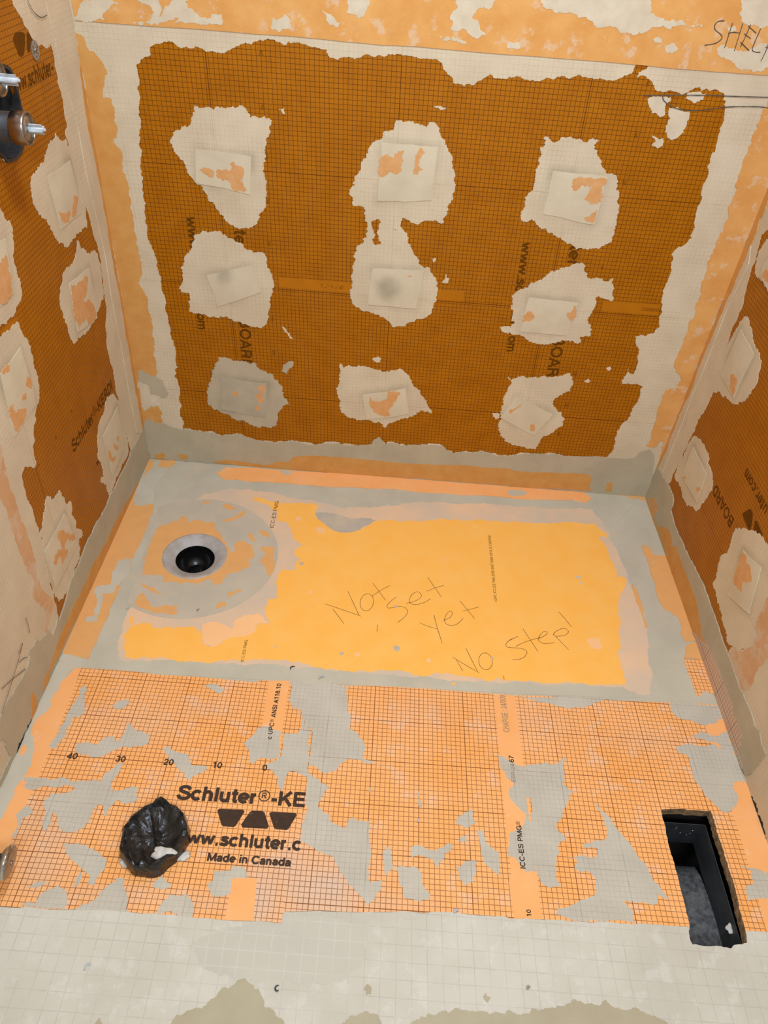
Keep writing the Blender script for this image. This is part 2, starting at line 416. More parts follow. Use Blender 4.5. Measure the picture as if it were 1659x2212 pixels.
def text(plane, body, p0, p1, mat, h, bold, hs, parent, name='lettering'):
    pen = 0.095 + bold * 2.2
    total = sum(GL[c][0] for c in body)
    dx, dy = p1[0] - p0[0], p1[1] - p0[1]; L = math.hypot(dx, dy); s = L / total
    ux, uy = dx / L, dy / L
    verts, faces, uv = [], [], []; x = 0.0; lift = 0
    for ch in body:
        adv, sts = glyph_strokes(ch)
        w = (0.045 if ch == '\u00ae' else pen) * 0.5
        for pl_ in sts:
            lift += 1; n0 = len(verts); m = len(pl_)
            closed = m > 6 and abs(pl_[0][0] - pl_[-1][0]) + abs(pl_[0][1] - pl_[-1][1]) < 1e-6
            for i, (a, b) in enumerate(pl_):
                pa = pl_[i - 1] if i > 0 else (pl_[-2] if closed else None)
                pb = pl_[i + 1] if i < m - 1 else (pl_[1] if closed else None)
                def nrm(q, r):
                    d = Vector((r[0] - q[0], r[1] - q[1])); d = d.normalized(); return Vector((-d.y, d.x))
                if pa is None: nv = nrm((a, b), pb)
                elif pb is None: nv = nrm(pa, (a, b))
                else:
                    n1, n2 = nrm(pa, (a, b)), nrm((a, b), pb); nv = n1 + n2
                    nv = nv / max(nv.dot(n1), 0.55) if nv.length > 0 else n1
                    if nv.length > 1.9: nv = nv.normalized() * 1.9
                for sg in (1, -1):
                    X, Y = (x + a + nv.x * w * sg) * s, (b + nv.y * w * sg) * s * hs
                    u, v = p0[0] + ux * X - uy * Y, p0[1] + uy * X + ux * Y
                    verts.append(to3(plane, u, v, h + (lift % 5) * 0.000012)); uv.append((u, v))
            for i in range(m - 1):
                a = n0 + 2 * i; faces.append((a, a + 1, a + 3, a + 2))
        x += adv
    f = faces[0]; a, b, c = (Vector(verts[i]) for i in f[:3])
    if (b - a).cross(c - a).dot(NORMAL[plane]) < 0: faces = [t_[::-1] for t_ in faces]
    return make(name, verts, faces, mat, parent, uv)

def strokes(name, plane, lines, width, h, mat, parent):
    verts, faces = [], []
    for li, ln in enumerate(lines):
        hh = h + li * 0.00002
        # smooth polyline (Catmull-Rom)
        P = [Vector(p) for p in ln]; S = []
        for i in range(len(P) - 1):
            a = P[max(i - 1, 0)]; b = P[i]; c = P[i + 1]; d = P[min(i + 2, len(P) - 1)]
            n = 6 if len(P) > 2 else 2
            for q in range(n):
                t = q / n
                S.append(0.5 * ((2 * b) + (c - a) * t + (2 * a - 5 * b + 4 * c - d) * t * t + (3 * b - a - 3 * c + d) * t ** 3))
        S.append(P[-1])
        s0 = len(verts)
        for i, p in enumerate(S):
            t = (S[min(i + 1, len(S) - 1)] - S[max(i - 1, 0)])
            t = t.normalized() if t.length > 0 else Vector((1, 0))
            nrm = Vector((-t.y, t.x)); w = width * 0.5 * (0.75 + 0.4 * rng.random())
            for sg in (-1, 1):
                q = p + nrm * w * sg; verts.append(to3(plane, q.x, q.y, hh))
        for i in range(len(S) - 1):
            a = s0 + 2 * i; faces.append((a, a + 1, a + 3, a + 2))
    f = faces[0]; a, b, c = (Vector(verts[i]) for i in f[:3])
    if (b - a).cross(c - a).dot(NORMAL[plane]) < 0: faces = [t[::-1] for t in faces]
    return make(name, verts, faces, mat, parent)

# ------------------------------------------------------------------ traced outlines in metres
# back wall (x, z), left wall (y, z), right wall (distance from back wall, z), floor (x, y)
D={
'bk_open':[(.1692,1.0956),(.2096,1.0959),(.232,1.0948),(.2642,1.093),(.2963,1.0898),(.3228,1.0974),(.3493,1.1092),(.3754,1.1153),(.3817,1.1185),(.4107,1.1207),(.4362,1.113),(.4685,1.1182),(.5007,1.1137),(.5217,1.1111),(.5285,1.0976),(.5432,1.0945),(.5788,1.0986),(.6141,1.1069),(.6623,1.1128),(.7077,1.1126),(.7467,1.1119),(.7603,1.1068),(.7761,1.0852),(.7877,1.0716),(.8117,1.0661),(.8309,1.0705),(.8459,1.0804),(.867,1.0921),(.8842,1.0877),(.9064,1.0923),(.9019,1.0925),(.9215,1.0934),(.9518,1.09),(.9774,1.0934),(1.0117,1.1018),(1.0378,1.1024),(1.0707,1.102),(1.1038,1.1011),(1.129,1.105),(1.1435,1.1119),(1.1566,1.1229),(1.1603,1.1378),(1.1827,1.1389),(1.1825,1.1291),(1.1674,1.1194),(1.1667,1.1108),(1.1855,1.1137),(1.1994,1.1061),(1.2107,1.091),(1.2282,1.088),(1.2589,1.0904),(1.2772,1.0903),(1.2947,1.1019),(1.3027,1.1025),(1.3057,1.094),(1.3161,1.1021),(1.3375,1.1023),(1.3573,1.0936),(1.3647,1.0809),(1.3698,1.0604),(1.3711,1.0299),(1.3724,.9794),(1.3785,.9239),(1.3842,.8727),(1.3901,.8194),(1.3869,.7858),(1.3736,.7696),(1.3614,.7609),(1.3576,.7493),(1.3651,.7267),(1.3702,.6874),(1.3658,.6585),(1.3711,.6298),(1.3784,.5878),(1.3838,.5709),(1.3801,.544),(1.3628,.5335),(1.3355,.5288),(1.3434,.5091),(1.3588,.4782),(1.3636,.4552),(1.3637,.4192),(1.3526,.4206),(1.3437,.4367),(1.3408,.4098),(1.34,.3827),(1.3725,.3892),(1.3993,.3832),(1.3998,.3556),(1.3931,.3192),(1.3935,.2878),(1.3821,.2654),(1.3749,.2432),(1.3736,.2156),(1.3752,.1935),(1.3754,.1596),(1.3672,.1387),(1.3166,.1366),(1.2802,.1331),(1.2289,.1338),(1.1828,.1322),(1.1231,.1293),(1.0968,.121),(1.0852,.1169),(1.0532,.1138),(1.0192,.1221),(.9909,.1251),(.9689,.1172),(.941,.1174),(.9142,.109),(.8944,.1186),(.8785,.1342),(.8325,.1326),(.787,.1265),(.7502,.1247),(.7312,.1314),(.7155,.1242),(.7116,.1152),(.7008,.1369),(.691,.1473),(.6801,.1378),(.6719,.12),(.6261,.111),(.5845,.1087),(.575,.1163),(.529,.109),(.5013,.1006),(.455,.1076),(.4087,.1031),(.3531,.1006),(.3121,.1069),(.2852,.1196),(.2619,.1145),(.229,.1057),(.207,.1177),(.1702,.117),(.143,.12),(.1155,.1201),(.1172,.1562),(.1187,.2101),(.1187,.2875),(.1212,.347),(.1215,.4041),(.1172,.4542),(.1124,.4982),(.1118,.5413),(.1112,.5832),(.1061,.6194),(.104,.6469),(.0956,.6696),(.0958,.7116),(.1,.7672),(.1003,.8203),(.1042,.8716),(.1079,.9208),(.1133,.9684),(.1162,1.011),(.1222,1.0174),(.1215,1.035),(.12,1.0537),(.1378,1.0679),(.1526,1.0804)],
'bk_grey':[(-.002,.1145),(.0086,.1404),(.019,.1496),(.0397,.1351),(.067,.135),(.0841,.1255),(.1155,.1196),(.1429,.1194),(.1702,.1164),(.2069,.1171),(.229,.1051),(.2618,.1139),(.2851,.119),(.3121,.1063),(.3531,.1),(.4087,.1025),(.455,.107),(.5013,.1),(.529,.1084),(.5751,.1157),(.5845,.1081),(.6261,.1104),(.672,.1194),(.6801,.1372),(.6909,.1478),(.7008,.1369),(.7116,.1152),(.7156,.1236),(.7312,.1308),(.7502,.1241),(.787,.126),(.8326,.1321),(.8786,.1337),(.8944,.118),(.9143,.1084),(.941,.1168),(.9689,.1166),(.991,.1245),(1.0193,.1215),(1.0533,.1132),(1.0853,.1164),(1.0969,.1204),(1.1232,.1287),(1.183,.1317),(1.2291,.1333),(1.2804,.1325),(1.3167,.136),(1.3724,.1363),(1.4095,.137),(1.4449,.1434),(1.4562,.1675),(1.4806,.1784),(1.5,.1603),(1.524,.05),(1.524,0),(0,0),(0,.06)],
'bk_band':[(.3497,.0094),(.3929,.0287),(.4237,.0287),(.4405,.0511),(.4781,.0577),(.6989,.0616),(1.1033,.0674),(1.0888,.0624),(1.2297,.0679),(1.3348,.0687),(1.3424,.0501),(1.3409,.0315),(1.3529,.0091),(1.16,0),(.3,0),(.1931,.0061),(.2368,.0193),(.2887,.0185)],
'bk_band2':[(.0195,.0189),(.0444,.029),(.0526,.0192),(.0407,.0001),(.0219,.0013)],
'bk_band3':[(.0915,.03),(.1149,.0282),(.1204,.0139),(.0983,.0058)],
'bk_band4':[(1.3922,.0459),(1.407,.0443),(1.4129,.0139),(1.3992,.0113)],
'bk_lband':[(.0034,1.1079),(.0078,1.1014),(.0203,1.0913),(.0249,1.0735),(.0425,1.0635),(.0526,1.0471),(.0567,1.033),(.0479,1.0206),(.0413,1.0023),(.04,.9856),(.0568,.9854),(.0599,.9642),(.0598,.933),(.0537,.9069),(.0467,.8966),(.0587,.8845),(.0631,.8683),(.0573,.8544),(.0618,.8275),(.0619,.782),(.0626,.7276),(.0644,.6901),(.0631,.6434),(.0665,.64),(.0668,.6161),(.0672,.5917),(.0518,.5677),(.0577,.5536),(.0653,.5373),(.0673,.4943),(.0695,.4364),(.0682,.3805),(.066,.3323),(.0606,.2922),(.0468,.2859),(.0149,.3055),(.0145,.288),(.0041,.2617),(.0076,.226),(.0051,.1942),(.0133,.1735),(.0338,.1915),(.0523,.1959),(.0612,.178),(.0608,.1399),(.0397,.1351),(.019,.1496),(0,.06)],
'bk_lband_edge':[(.0055,1.1216),(.063,1.1232),(.0662,1.0682),(.0675,.9893),(.0695,.9081),(.0693,.8178),(.0702,.7282),(.0667,.6282),(.07,.6244),(.0699,.542),(.0695,.4364),(.0668,.3225),(.0649,.2417),(.0618,.1372),(0,.06),(0,1.1)],
'bk_greyblot':[(.0127,.3053),(.0204,.3134),(.0321,.3045),(.0482,.2961),(.0625,.2899),(.0769,.2837),(.0825,.2588),(.0894,.244),(.0786,.2274),(.0352,.2338),(.0351,.2646),(.0108,.2776)],
'bk_lwhite':[(.0115,.2675),(.0307,.2642),(.0315,.2386),(.0651,.2261),(.0617,.1995),(.0391,.1974),(.0141,.179),(.0067,.2049),(.0091,.2365)],
'bk_rband':[(1.4512,1.0906),(1.4482,1.0665),(1.4488,1.0483),(1.4474,1.0266),(1.4494,1.0048),(1.4458,.9788),(1.4481,.9462),(1.4492,.916),(1.4529,.8783),(1.4589,.8433),(1.4588,.8141),(1.4547,.7952),(1.4559,.7613),(1.4498,.7571),(1.4533,.7263),(1.4569,.6786),(1.462,.6419),(1.4654,.6041),(1.4585,.5775),(1.4629,.5289),(1.4603,.4874),(1.4643,.4501),(1.4885,.4282),(1.4954,.4143),(1.4904,.3842),(1.4644,.3778),(1.4621,.3513),(1.4636,.305),(1.4712,.2524),(1.4674,.1912),(1.4922,.1852),(1.4996,.2056),(1.5094,.2176),(1.5189,.1736),(1.5224,.1335),(1.524,.08),(1.524,1.05)],
'bk_top':[(.007,1.1243),(.1362,1.126),(.4199,1.1296),(.7048,1.1315),(.9914,1.1327),(1.222,1.1328),(1.4326,1.1355),(1.524,1.145),(1.524,1.9),(0,1.9)],
'tw0':[(.0064,1.1257),(.0153,1.1384),(.0323,1.1607),(.0893,1.1649),(.1011,1.1606),(.0802,1.1485),(.066,1.1395),(.0672,1.1289),(.0446,1.1267)],
'tw1':[(.1242,1.1278),(.1535,1.1327),(.1699,1.1486),(.1608,1.1624),(.1517,1.1643),(.1398,1.1687),(.1284,1.1756),(.1787,1.1793),(.1883,1.1565),(.1802,1.1427),(.1914,1.1568),(.2123,1.174),(.2173,1.1899),(.2579,1.1929),(.2369,1.1706),(.239,1.1603),(.2248,1.146),(.2082,1.1394),(.1887,1.1353),(.1595,1.1304)],
'tw2':[(.211,1.1356),(.2323,1.1572),(.2456,1.1634),(.263,1.1489),(.2787,1.1474),(.289,1.1574),(.3079,1.1575),(.3103,1.147),(.3065,1.1387),(.2683,1.1372),(.2364,1.1362)],
'tw3':[(.4065,1.1408),(.4134,1.1601),(.4244,1.1582),(.4341,1.1682),(.4419,1.1648),(.4479,1.1412)],
'tw4':[(.5095,1.1778),(.5284,1.1739),(.5461,1.1593),(.5384,1.152),(.5224,1.1602)],
'tw5':[(.5589,1.1996),(.5626,1.1843),(.5597,1.1776),(.5723,1.1772),(.5852,1.1697),(.5943,1.1762),(.5986,1.1844),(.6043,1.1952),(.6035,1.2081),(.5587,1.2048)],
'tw6':[(.7744,1.2207),(.8509,1.2263),(.8477,1.2081),(.8175,1.2019),(.8099,1.1896),(.8275,1.1777),(.8426,1.1627),(.8279,1.1548),(.8146,1.1579),(.7939,1.1698),(.782,1.1636),(.7707,1.1654),(.7736,1.179),(.7664,1.1864),(.7798,1.2031)],
'tw7':[(.7485,1.1516),(.7803,1.1526),(.8032,1.1489),(.8055,1.1436),(.7652,1.1455)],
'tw8':[(.8892,1.154),(.9098,1.1547),(.9157,1.1492),(.9153,1.1431),(.893,1.142)],
'tw9':[(.9383,1.2328),(1.1475,1.2482),(1.1582,1.2337),(1.1583,1.2234),(1.179,1.2171),(1.2047,1.2151),(1.2349,1.2094),(1.2567,1.2103),(1.2726,1.2096),(1.2428,1.2048),(1.1966,1.2013),(1.167,1.1951),(1.1589,1.1905),(1.1388,1.1836),(1.119,1.1861),(1.1013,1.1928),(1.073,1.192),(1.0538,1.1933),(1.0285,1.2059),(1.0119,1.2099),(.9898,1.2108),(.9671,1.2143),(.9479,1.2168)],
'tw10':[(1.307,1.26),(1.3328,1.2492),(1.3366,1.2314),(1.3579,1.2173),(1.3814,1.2138),(1.4098,1.2212),(1.3908,1.2662)],
'tw11':[(1.3112,1.1736),(1.3243,1.1814),(1.3454,1.1762),(1.3662,1.1723),(1.3817,1.1816),(1.4102,1.1892),(1.4251,1.1849),(1.4355,1.1526),(1.399,1.1386),(1.3684,1.1419),(1.36,1.1468),(1.3369,1.1563),(1.3182,1.1631)],
'tw12':[(1.1781,1.1798),(1.1893,1.1847),(1.1984,1.176),(1.1864,1.1737)],
'tw13':[(1.2013,1.1721),(1.2176,1.176),(1.2347,1.1678),(1.2286,1.1618),(1.209,1.1631)],
'tw14':[(1.3181,1.2104),(1.3339,1.2142),(1.3384,1.2066),(1.3266,1.2004)],
'bw0':[(1.201,1.0741),(1.2143,1.0796),(1.231,1.0794),(1.2472,1.0807),(1.2414,1.0624),(1.2467,1.0462),(1.2344,1.0422),(1.2194,1.0471),(1.2113,1.057)],
'bw1':[(1.2506,1.0601),(1.2761,1.0591),(1.2968,1.0577),(1.2996,1.0397),(1.2979,1.0148),(1.2847,1.0028),(1.2718,1.0002),(1.2568,1.0147),(1.2566,1.0363)],
'bw2':[(1.279,1.0802),(1.2793,1.089),(1.2912,1.0929),(1.3074,1.0941),(1.3197,1.0922),(1.3157,1.0801),(1.2977,1.0742)],
'bw3':[(1.232,1.0065),(1.2423,1.001),(1.2579,1.0006),(1.2607,.9866),(1.2509,.9794),(1.2371,.9847),(1.2431,.9931)],
'bw4':[(.4144,.4752),(.4205,.4744),(.4347,.4575),(.4428,.4431),(.4345,.4437),(.4203,.4608)],
'bw5':[(.6575,.4029),(.6717,.4113),(.6804,.4074),(.6791,.3953),(.6688,.391),(.6621,.3962)],
'bw6':[(1.2853,.4337),(1.2954,.4356),(1.2996,.4278),(1.2902,.4236)],
'bw7':[(1.2375,.3881),(1.2447,.3936),(1.253,.3895),(1.2496,.3828)],
'bw8':[(1.0057,.2591),(1.0206,.2632),(1.0277,.2479),(1.0178,.2405)],
'bw9':[(.7151,.1298),(.7309,.1342),(.7497,.1303),(.7439,.1166),(.7254,.1166)],
'bw10':[(.7842,.689),(.7933,.6937),(.7954,.6853),(.7888,.6823)],
'bw11':[(.82,.6318),(.825,.6547),(.834,.6453),(.828,.6305)],
'bw12':[(.75,1.0256),(.7667,1.0269),(.7806,1.0235),(.7678,1.0179)],
'bw13':[(.4188,.9922),(.4307,.9962),(.4305,.9839),(.4255,.9881)],
'bw_grey':[(.4115,.3418),(.4141,.3615),(.4292,.3726),(.4441,.3739),(.4396,.3566),(.4264,.3318),(.42,.3376)],
'bars0':[(.4095,.6109),(.592,.6122),(.5931,.5852),(.4088,.5839)],
'bars1':[(.7811,.6111),(.8753,.6151),(.8784,.5877),(.7839,.5849)],
'bars2':[(1.2254,.6192),(1.371,.6214),(1.3768,.5929),(1.2308,.5912)],
'neckfleck':[(.6375,.7715),(.6483,.7761),(.6569,.7695),(.6516,.7542),(.6467,.7426),(.6578,.7169),(.6447,.7139),(.6371,.7266),(.6451,.7387),(.6366,.7548)],
'lf_strip':[(-.2488,1.2014),(-.2567,1.1889),(-.241,1.1665),(-.2265,1.1457),(-.21,1.1264),(-.1901,1.1109),(-.1581,1.1006),(-.1329,1.1029),(-.1246,1.0898),(-.1303,1.067),(-.127,1.0447),(-.1258,1.0112),(-.1292,.9835),(-.1258,.9593),(-.1467,.9469),(-.1411,.9184),(-.1246,.867),(-.1152,.7983),(-.1022,.7487),(-.0852,.6728),(-.0904,.6333),(-.0995,.5861),(-.1033,.5474),(-.128,.5141),(-.1454,.4723),(-.1452,.4285),(-.1402,.3804),(-.1468,.3379),(-.1377,.2888),(-.1383,.2242),(-.1316,.1567),(-.1239,.1213),(0,.08),(0,1.35),(-.2,1.35)],
'lf_seam':[(-.5995,.7287),(-.5679,.7149),(-.5306,.724),(-.5223,.6971),(-.5108,.6677),(-.5075,.6421),(-.5145,.6183),(-.5128,.5888),(-.52,.5641),(-.5344,.5474),(-.554,.5417),(-.5643,.5331),(-.5797,.5149),(-.588,.4916),(-.6018,.4859),(-.6063,.4653),(-.6092,.4473),(-.6256,.454),(-.6489,.4741),(-.6654,.4693),(-.6716,.4503),(-.674,.4278),(-.6729,.3976),(-.6717,.3666),(-.6715,.34),(-.6717,.3155),(-.6595,.3178),(-.6672,.309),(-.6768,.2539),(-.6948,.1805),(-.6976,.1379),(-.708,.0784),(-.766,.0483),(-.86,0),(-2.5,0),(-2.5,1.6),(-.9,1.6),(-.66,.9)],
'lf_seamband':[(-.7065,.5826),(-.7083,.5485),(-.7133,.5084),(-.7154,.4605),(-.7174,.4107),(-.7145,.379),(-.7116,.3333),(-.7164,.2797),(-.7307,.2431),(-.7286,.2121),(-.7077,.1594),(-.7051,.1256),(-.7427,.1169),(-.7628,.0988),(-.7656,.1233),(-.7402,.1503),(-.7599,.2027),(-.7657,.2334),(-.746,.2452),(-.7568,.3115),(-.757,.3597),(-.7602,.4126),(-.7498,.4512),(-.754,.4663),(-.7602,.5094),(-.7509,.5738)],
'lf_grey':[(.0041,.1202),(-.044,.1207),(-.1271,.1237),(-.1975,.1149),(-.2664,.1159),(-.317,.1203),(-.3716,.1138),(-.4396,.1221),(-.5097,.1196),(-.578,.114),(-.6229,.1083),(-.7058,.0774),(-.7108,.0898),(-.7467,.0771),(-.7547,.1021),(-.774,.1078),(-.798,.1168),(-.8063,.1345),(-.8196,.1321),(-.8399,.1405),(-.8447,.1291),(-.8686,.1164),(-.8908,.1168),(-.9138,.122),(-.9391,.1225),(-.9589,.1305),(-.9849,.1278),(-1.0525,.1419),(-1.0343,.112),(-1.0074,.0803),(-1.0093,.0188),(-1.0163,.0176),(-1.0568,.0157),(-1.2,0),(0,0),(0,.07)],
'lf_wband':[(-.1172,.0113),(-.1479,.0129),(-.1926,.0152),(-.287,.0282),(-.3789,.0327),(-.4385,.0393),(-.4837,.0451),(-.5292,.0472),(-.6171,.0477),(-.6814,.0441),(-.7581,.0382),(-.7954,.0306),(-.8268,.0164),(-.6,.001),(-.12,.001)],
'lf_wband2':[(-.885,.0534),(-.8765,.0443),(-.8752,.0232),(-.8809,.0023),(-.8992,.0001),(-.9161,-.0003),(-.9122,.0135),(-.8983,.0282),(-.8937,.047)],
'lf_wband3':[(-.8105,.0317),(-.8032,.0185),(-.8178,.003),(-.847,.0052),(-.8454,.0159),(-.8284,.0274)],
'lf_bar':[(-.595,.7356),(-.5254,.7324),(-.528,.7226),(-.5938,.7272)],
'valvehole':[(-.354,1.111),(-.338,1.106),(-.326,1.099),(-.32,1.085),(-.318,1.056),(-.318,1.03),(-.325,1),(-.343,.979),(-.36,.971),(-.389,.966),(-.42,.972),(-.44,.99),(-.455,1.02),(-.456,1.06),(-.448,1.09),(-.43,1.108),(-.39,1.114)],
'rt_strip':[(.0812,.8642),(.0753,.8515),(.0565,.8338),(.0656,.8084),(.0744,.783),(.0762,.7725),(.0831,.73),(.0979,.694),(.1051,.6737),(.0979,.6211),(.1091,.5764),(.1098,.5552),(.115,.5141),(.1291,.4864),(.1597,.4827),(.1369,.4638),(.1347,.4437),(.1344,.4103),(.1218,.3627),(.126,.3356),(.1197,.2794),(.1192,.2419),(.1104,.1967),(.1102,.143),(0,.07),(0,1.3),(.1,1.3)],
'rt_low':[(.685,.1056),(.6826,.1312),(.6893,.1397),(.7203,.1681),(.7321,.2101),(.7264,.2807),(.7235,.3456),(.75,.5),(.8,.9),(.8,1.6),(2.5,1.6),(2.5,0),(1,0),(.85,0)],
'rt_lowband':[(.7069,.3368),(.6983,.3127),(.7054,.2661),(.7133,.2344),(.7335,.2381),(.7412,.2108),(.7301,.1861),(.7187,.1605),(.6893,.1397),(.6872,.1085),(.7361,.11),(.7874,.1119),(.7988,.1283),(.7926,.1757),(.7927,.2243),(.807,.2588)],
'rt_grey':[(-.0195,.1081),(.0061,.119),(.0537,.1268),(.0769,.1306),(.1009,.1369),(.1378,.1395),(.1684,.1361),(.1803,.12),(.179,.104),(.2052,.1005),(.253,.0965),(.3049,.1009),(.3564,.1038),(.4123,.1133),(.464,.1178),(.5106,.119),(.5599,.1165),(.6305,.1116),(.6894,.1114),(.76,.1082),(.819,.1114),(.8361,.1128),(.8737,.1078),(.8921,.1182),(.916,.1064),(.9382,.1085),(.9392,.0909),(.9396,.052),(.9365,.0192),(.9227,.0082),(.9,0),(0,0),(0,.06)],
'rt_wband':[(.1521,.0108),(.1764,.0394),(.2194,.0622),(.2529,.0633),(.2649,.0472),(.2911,.0666),(.3349,.0645),(.3957,.0665),(.4537,.0683),(.5032,.0635),(.5101,.0621),(.5457,.0501),(.5693,.0365),(.6216,.0477),(.6213,.0108),(.42,.001),(.05,.001)],
'rt_wband0':[(.0312,.0032),(.0489,.0406),(.0755,.0508),(.1068,.053),(.108,.026),(.1054,.0015)],
'rt_wgrid':[(.6216,.0477),(.6745,.0506),(.7417,.0588),(.7845,.0605),(.8029,.0466),(.8425,.0521),(.8591,.0523),(.866,.0371),(.8787,.0312),(.8766,.0141),(.8943,.0135),(.9095,.0124),(.913,.0048),(.8,.001),(.53,.001)],
'lf_flap':[(-.1094,1.196),(-.118,1.1724),(-.112,1.1298),(-.1042,1.0588),(-.0866,.9981),(-.0765,.9428),(-.0781,.8632),(-.0559,.6573),(-.0648,.5619),(-.0603,.4305),(-.0653,.2669),(-.0625,.1394),(0,.08),(0,1.3)],
'rt_flap':[(.0214,.8096),(.0545,.7633),(.0476,.7218),(.0377,.6406),(.0399,.5648),(.044,.472),(.0397,.3925),(.0457,.2999),(.0465,.2199),(.0464,.1292),(0,.07),(0,1.1)],
'vent':[(1.3226,-1.0163),(1.3303,-1.0152),(1.3556,-1.0127),(1.3919,-1.0125),(1.426,-1.0114),(1.4276,-1.0201),(1.4263,-1.0675),(1.4283,-1.1174),(1.4269,-1.1752),(1.4237,-1.2311),(1.4194,-1.2592),(1.4072,-1.2632),(1.3937,-1.2647),(1.386,-1.271),(1.3748,-1.2697),(1.361,-1.268),(1.3346,-1.2696),(1.3236,-1.2676),(1.3176,-1.2686),(1.3148,-1.2577),(1.3162,-1.2484),(1.3215,-1.2333),(1.3224,-1.1862),(1.3221,-1.123),(1.3202,-1.0716)],
'tray':[(.0552,-.1255),(.2157,-.0656),(.2726,-.0712),(.3332,-.0741),(.5656,-.0708),(.7288,-.0584),(1.1103,-.058),(1.2856,-.0504),(1.4779,-.0423),(1.4007,-.1421),(1.3936,-.3512),(1.4,-.4574),(1.3978,-.5909),(1.3713,-.7437),(1.2143,-.7528),(1.0321,-.7597),(.8423,-.7632),(.6277,-.7689),(.4501,-.7715),(.2279,-.7739),(.0717,-.7704),(.0741,-.735),(.0703,-.5467),(.0677,-.4319),(.0755,-.2266)],
'bright':[(.3429,-.1571),(.383,-.1689),(.3974,-.1835),(.4207,-.1969),(.4199,-.2332),(.4578,-.2488),(.4668,-.2719),(.4832,-.3085),(.5082,-.3226),(.4879,-.3454),(.4891,-.3657),(.5037,-.3802),(.4968,-.3929),(.4977,-.4221),(.4667,-.4195),(.4573,-.4512),(.4524,-.4742),(.4607,-.5028),(.4651,-.524),(.4393,-.5302),(.4421,-.565),(.451,-.5882),(.4591,-.6076),(.4291,-.6138),(.4279,-.637),(.4095,-.6484),(.3758,-.658),(.3578,-.6693),(.348,-.6829),(.3346,-.6904),(.3162,-.6858),(.3083,-.6611),(.2973,-.646),(.2763,-.6316),(.2443,-.6363),(.2359,-.6436),(.2145,-.6391),(.1886,-.6465),(.1777,-.6344),(.1595,-.6329),(.1464,-.6407),(.14,-.6446),(.1332,-.6254),(.1241,-.6163),(.1222,-.6179),(.1353,-.6434),(.1319,-.651),(.1306,-.6842),(.1365,-.7158),(.1441,-.7354),(.1722,-.7395),(.2165,-.7311),(.2533,-.7344),(.2996,-.7325),(.3434,-.7352),(.3873,-.7202),(.4167,-.722),(.4522,-.7188),(.4841,-.7137),(.5321,-.7184),(.5648,-.7177),(.5876,-.7268),(.6241,-.728),(.6751,-.7301),(.7257,-.7234),(.7693,-.7173),(.806,-.723),(.8388,-.7289),(.8609,-.7181),(.8792,-.7209),(.9268,-.7212),(.9633,-.7246),(.9848,-.7315),(1.0114,-.7182),(1.0327,-.7273),(1.0352,-.7249),(1.0646,-.7245),(1.1089,-.7229),(1.1458,-.7219),(1.1906,-.718),(1.2386,-.7182),(1.2724,-.7153),(1.3101,-.7121),(1.3143,-.6827),(1.3124,-.6555),(1.3182,-.6078),(1.3283,-.5478),(1.3442,-.479),(1.3488,-.4462),(1.3641,-.4115),(1.3911,-.3631),(1.3761,-.353),(1.3618,-.3603),(1.3666,-.3363),(1.3628,-.3006),(1.3568,-.2517),(1.3503,-.227),(1.3437,-.2018),(1.372,-.1954),(1.3579,-.1738),(1.3377,-.1458),(1.3072,-.1493),(1.2236,-.1553),(1.1312,-.1624),(1.0851,-.1677),(1.0505,-.1649),(.9364,-.1731),(.8457,-.1862),(.7559,-.1984),(.7024,-.2025),(.6854,-.2197),(.6476,-.2532),(.6176,-.263),(.5911,-.2595),(.5631,-.24),(.5332,-.2072),(.5249,-.1917),(.5373,-.1596),(.5183,-.1514),(.4821,-.1522),(.4059,-.1577),(.3727,-.1477),(.3449,-.144)],
'haze':[(.1224,-.2448),(.139,-.2072),(.1979,-.1471),(.2714,-.1108),(.3537,-.1158),(.465,-.1362),(.5332,-.1426),(.6021,-.1613),(.6822,-.1519),(.8169,-.1092),(.9546,-.0993),(1.0933,-.0914),(1.2319,-.0921),(1.3446,-.0832),(1.3693,-.1381),(1.3747,-.2162),(1.3893,-.3073),(1.3911,-.3598),(1.4019,-.426),(1.4066,-.4973),(1.3867,-.6245),(1.3797,-.6932),(1.3636,-.7336),(1.3386,-.7383),(1.3047,-.7181),(1.1445,-.7293),(.9273,-.7352),(.7656,-.7312),(.6041,-.7298),(.4534,-.7274),(.3054,-.7354),(.1441,-.7472),(.1188,-.6988),(.112,-.6292),(.1176,-.5874),(.1595,-.5498),(.1209,-.4067)],
'greylip':[(.5252,-.1947),(.54,-.1862),(.6036,-.1957),(.6398,-.2016),(.6842,-.1966),(.7023,-.2012),(.6854,-.221),(.6477,-.2545),(.6177,-.2642),(.5913,-.2608),(.5632,-.2413),(.5334,-.2085)],
'thinhaze':[(.3006,-.626),(.3261,-.6136),(.3533,-.621),(.3709,-.6325),(.3755,-.6022),(.3928,-.5836),(.4231,-.5772),(.4438,-.5922),(.4591,-.6076),(.4291,-.6138),(.4279,-.637),(.4095,-.6484),(.3758,-.658),(.3578,-.6693),(.348,-.6829),(.3346,-.6904),(.3162,-.6858),(.3083,-.6611)],
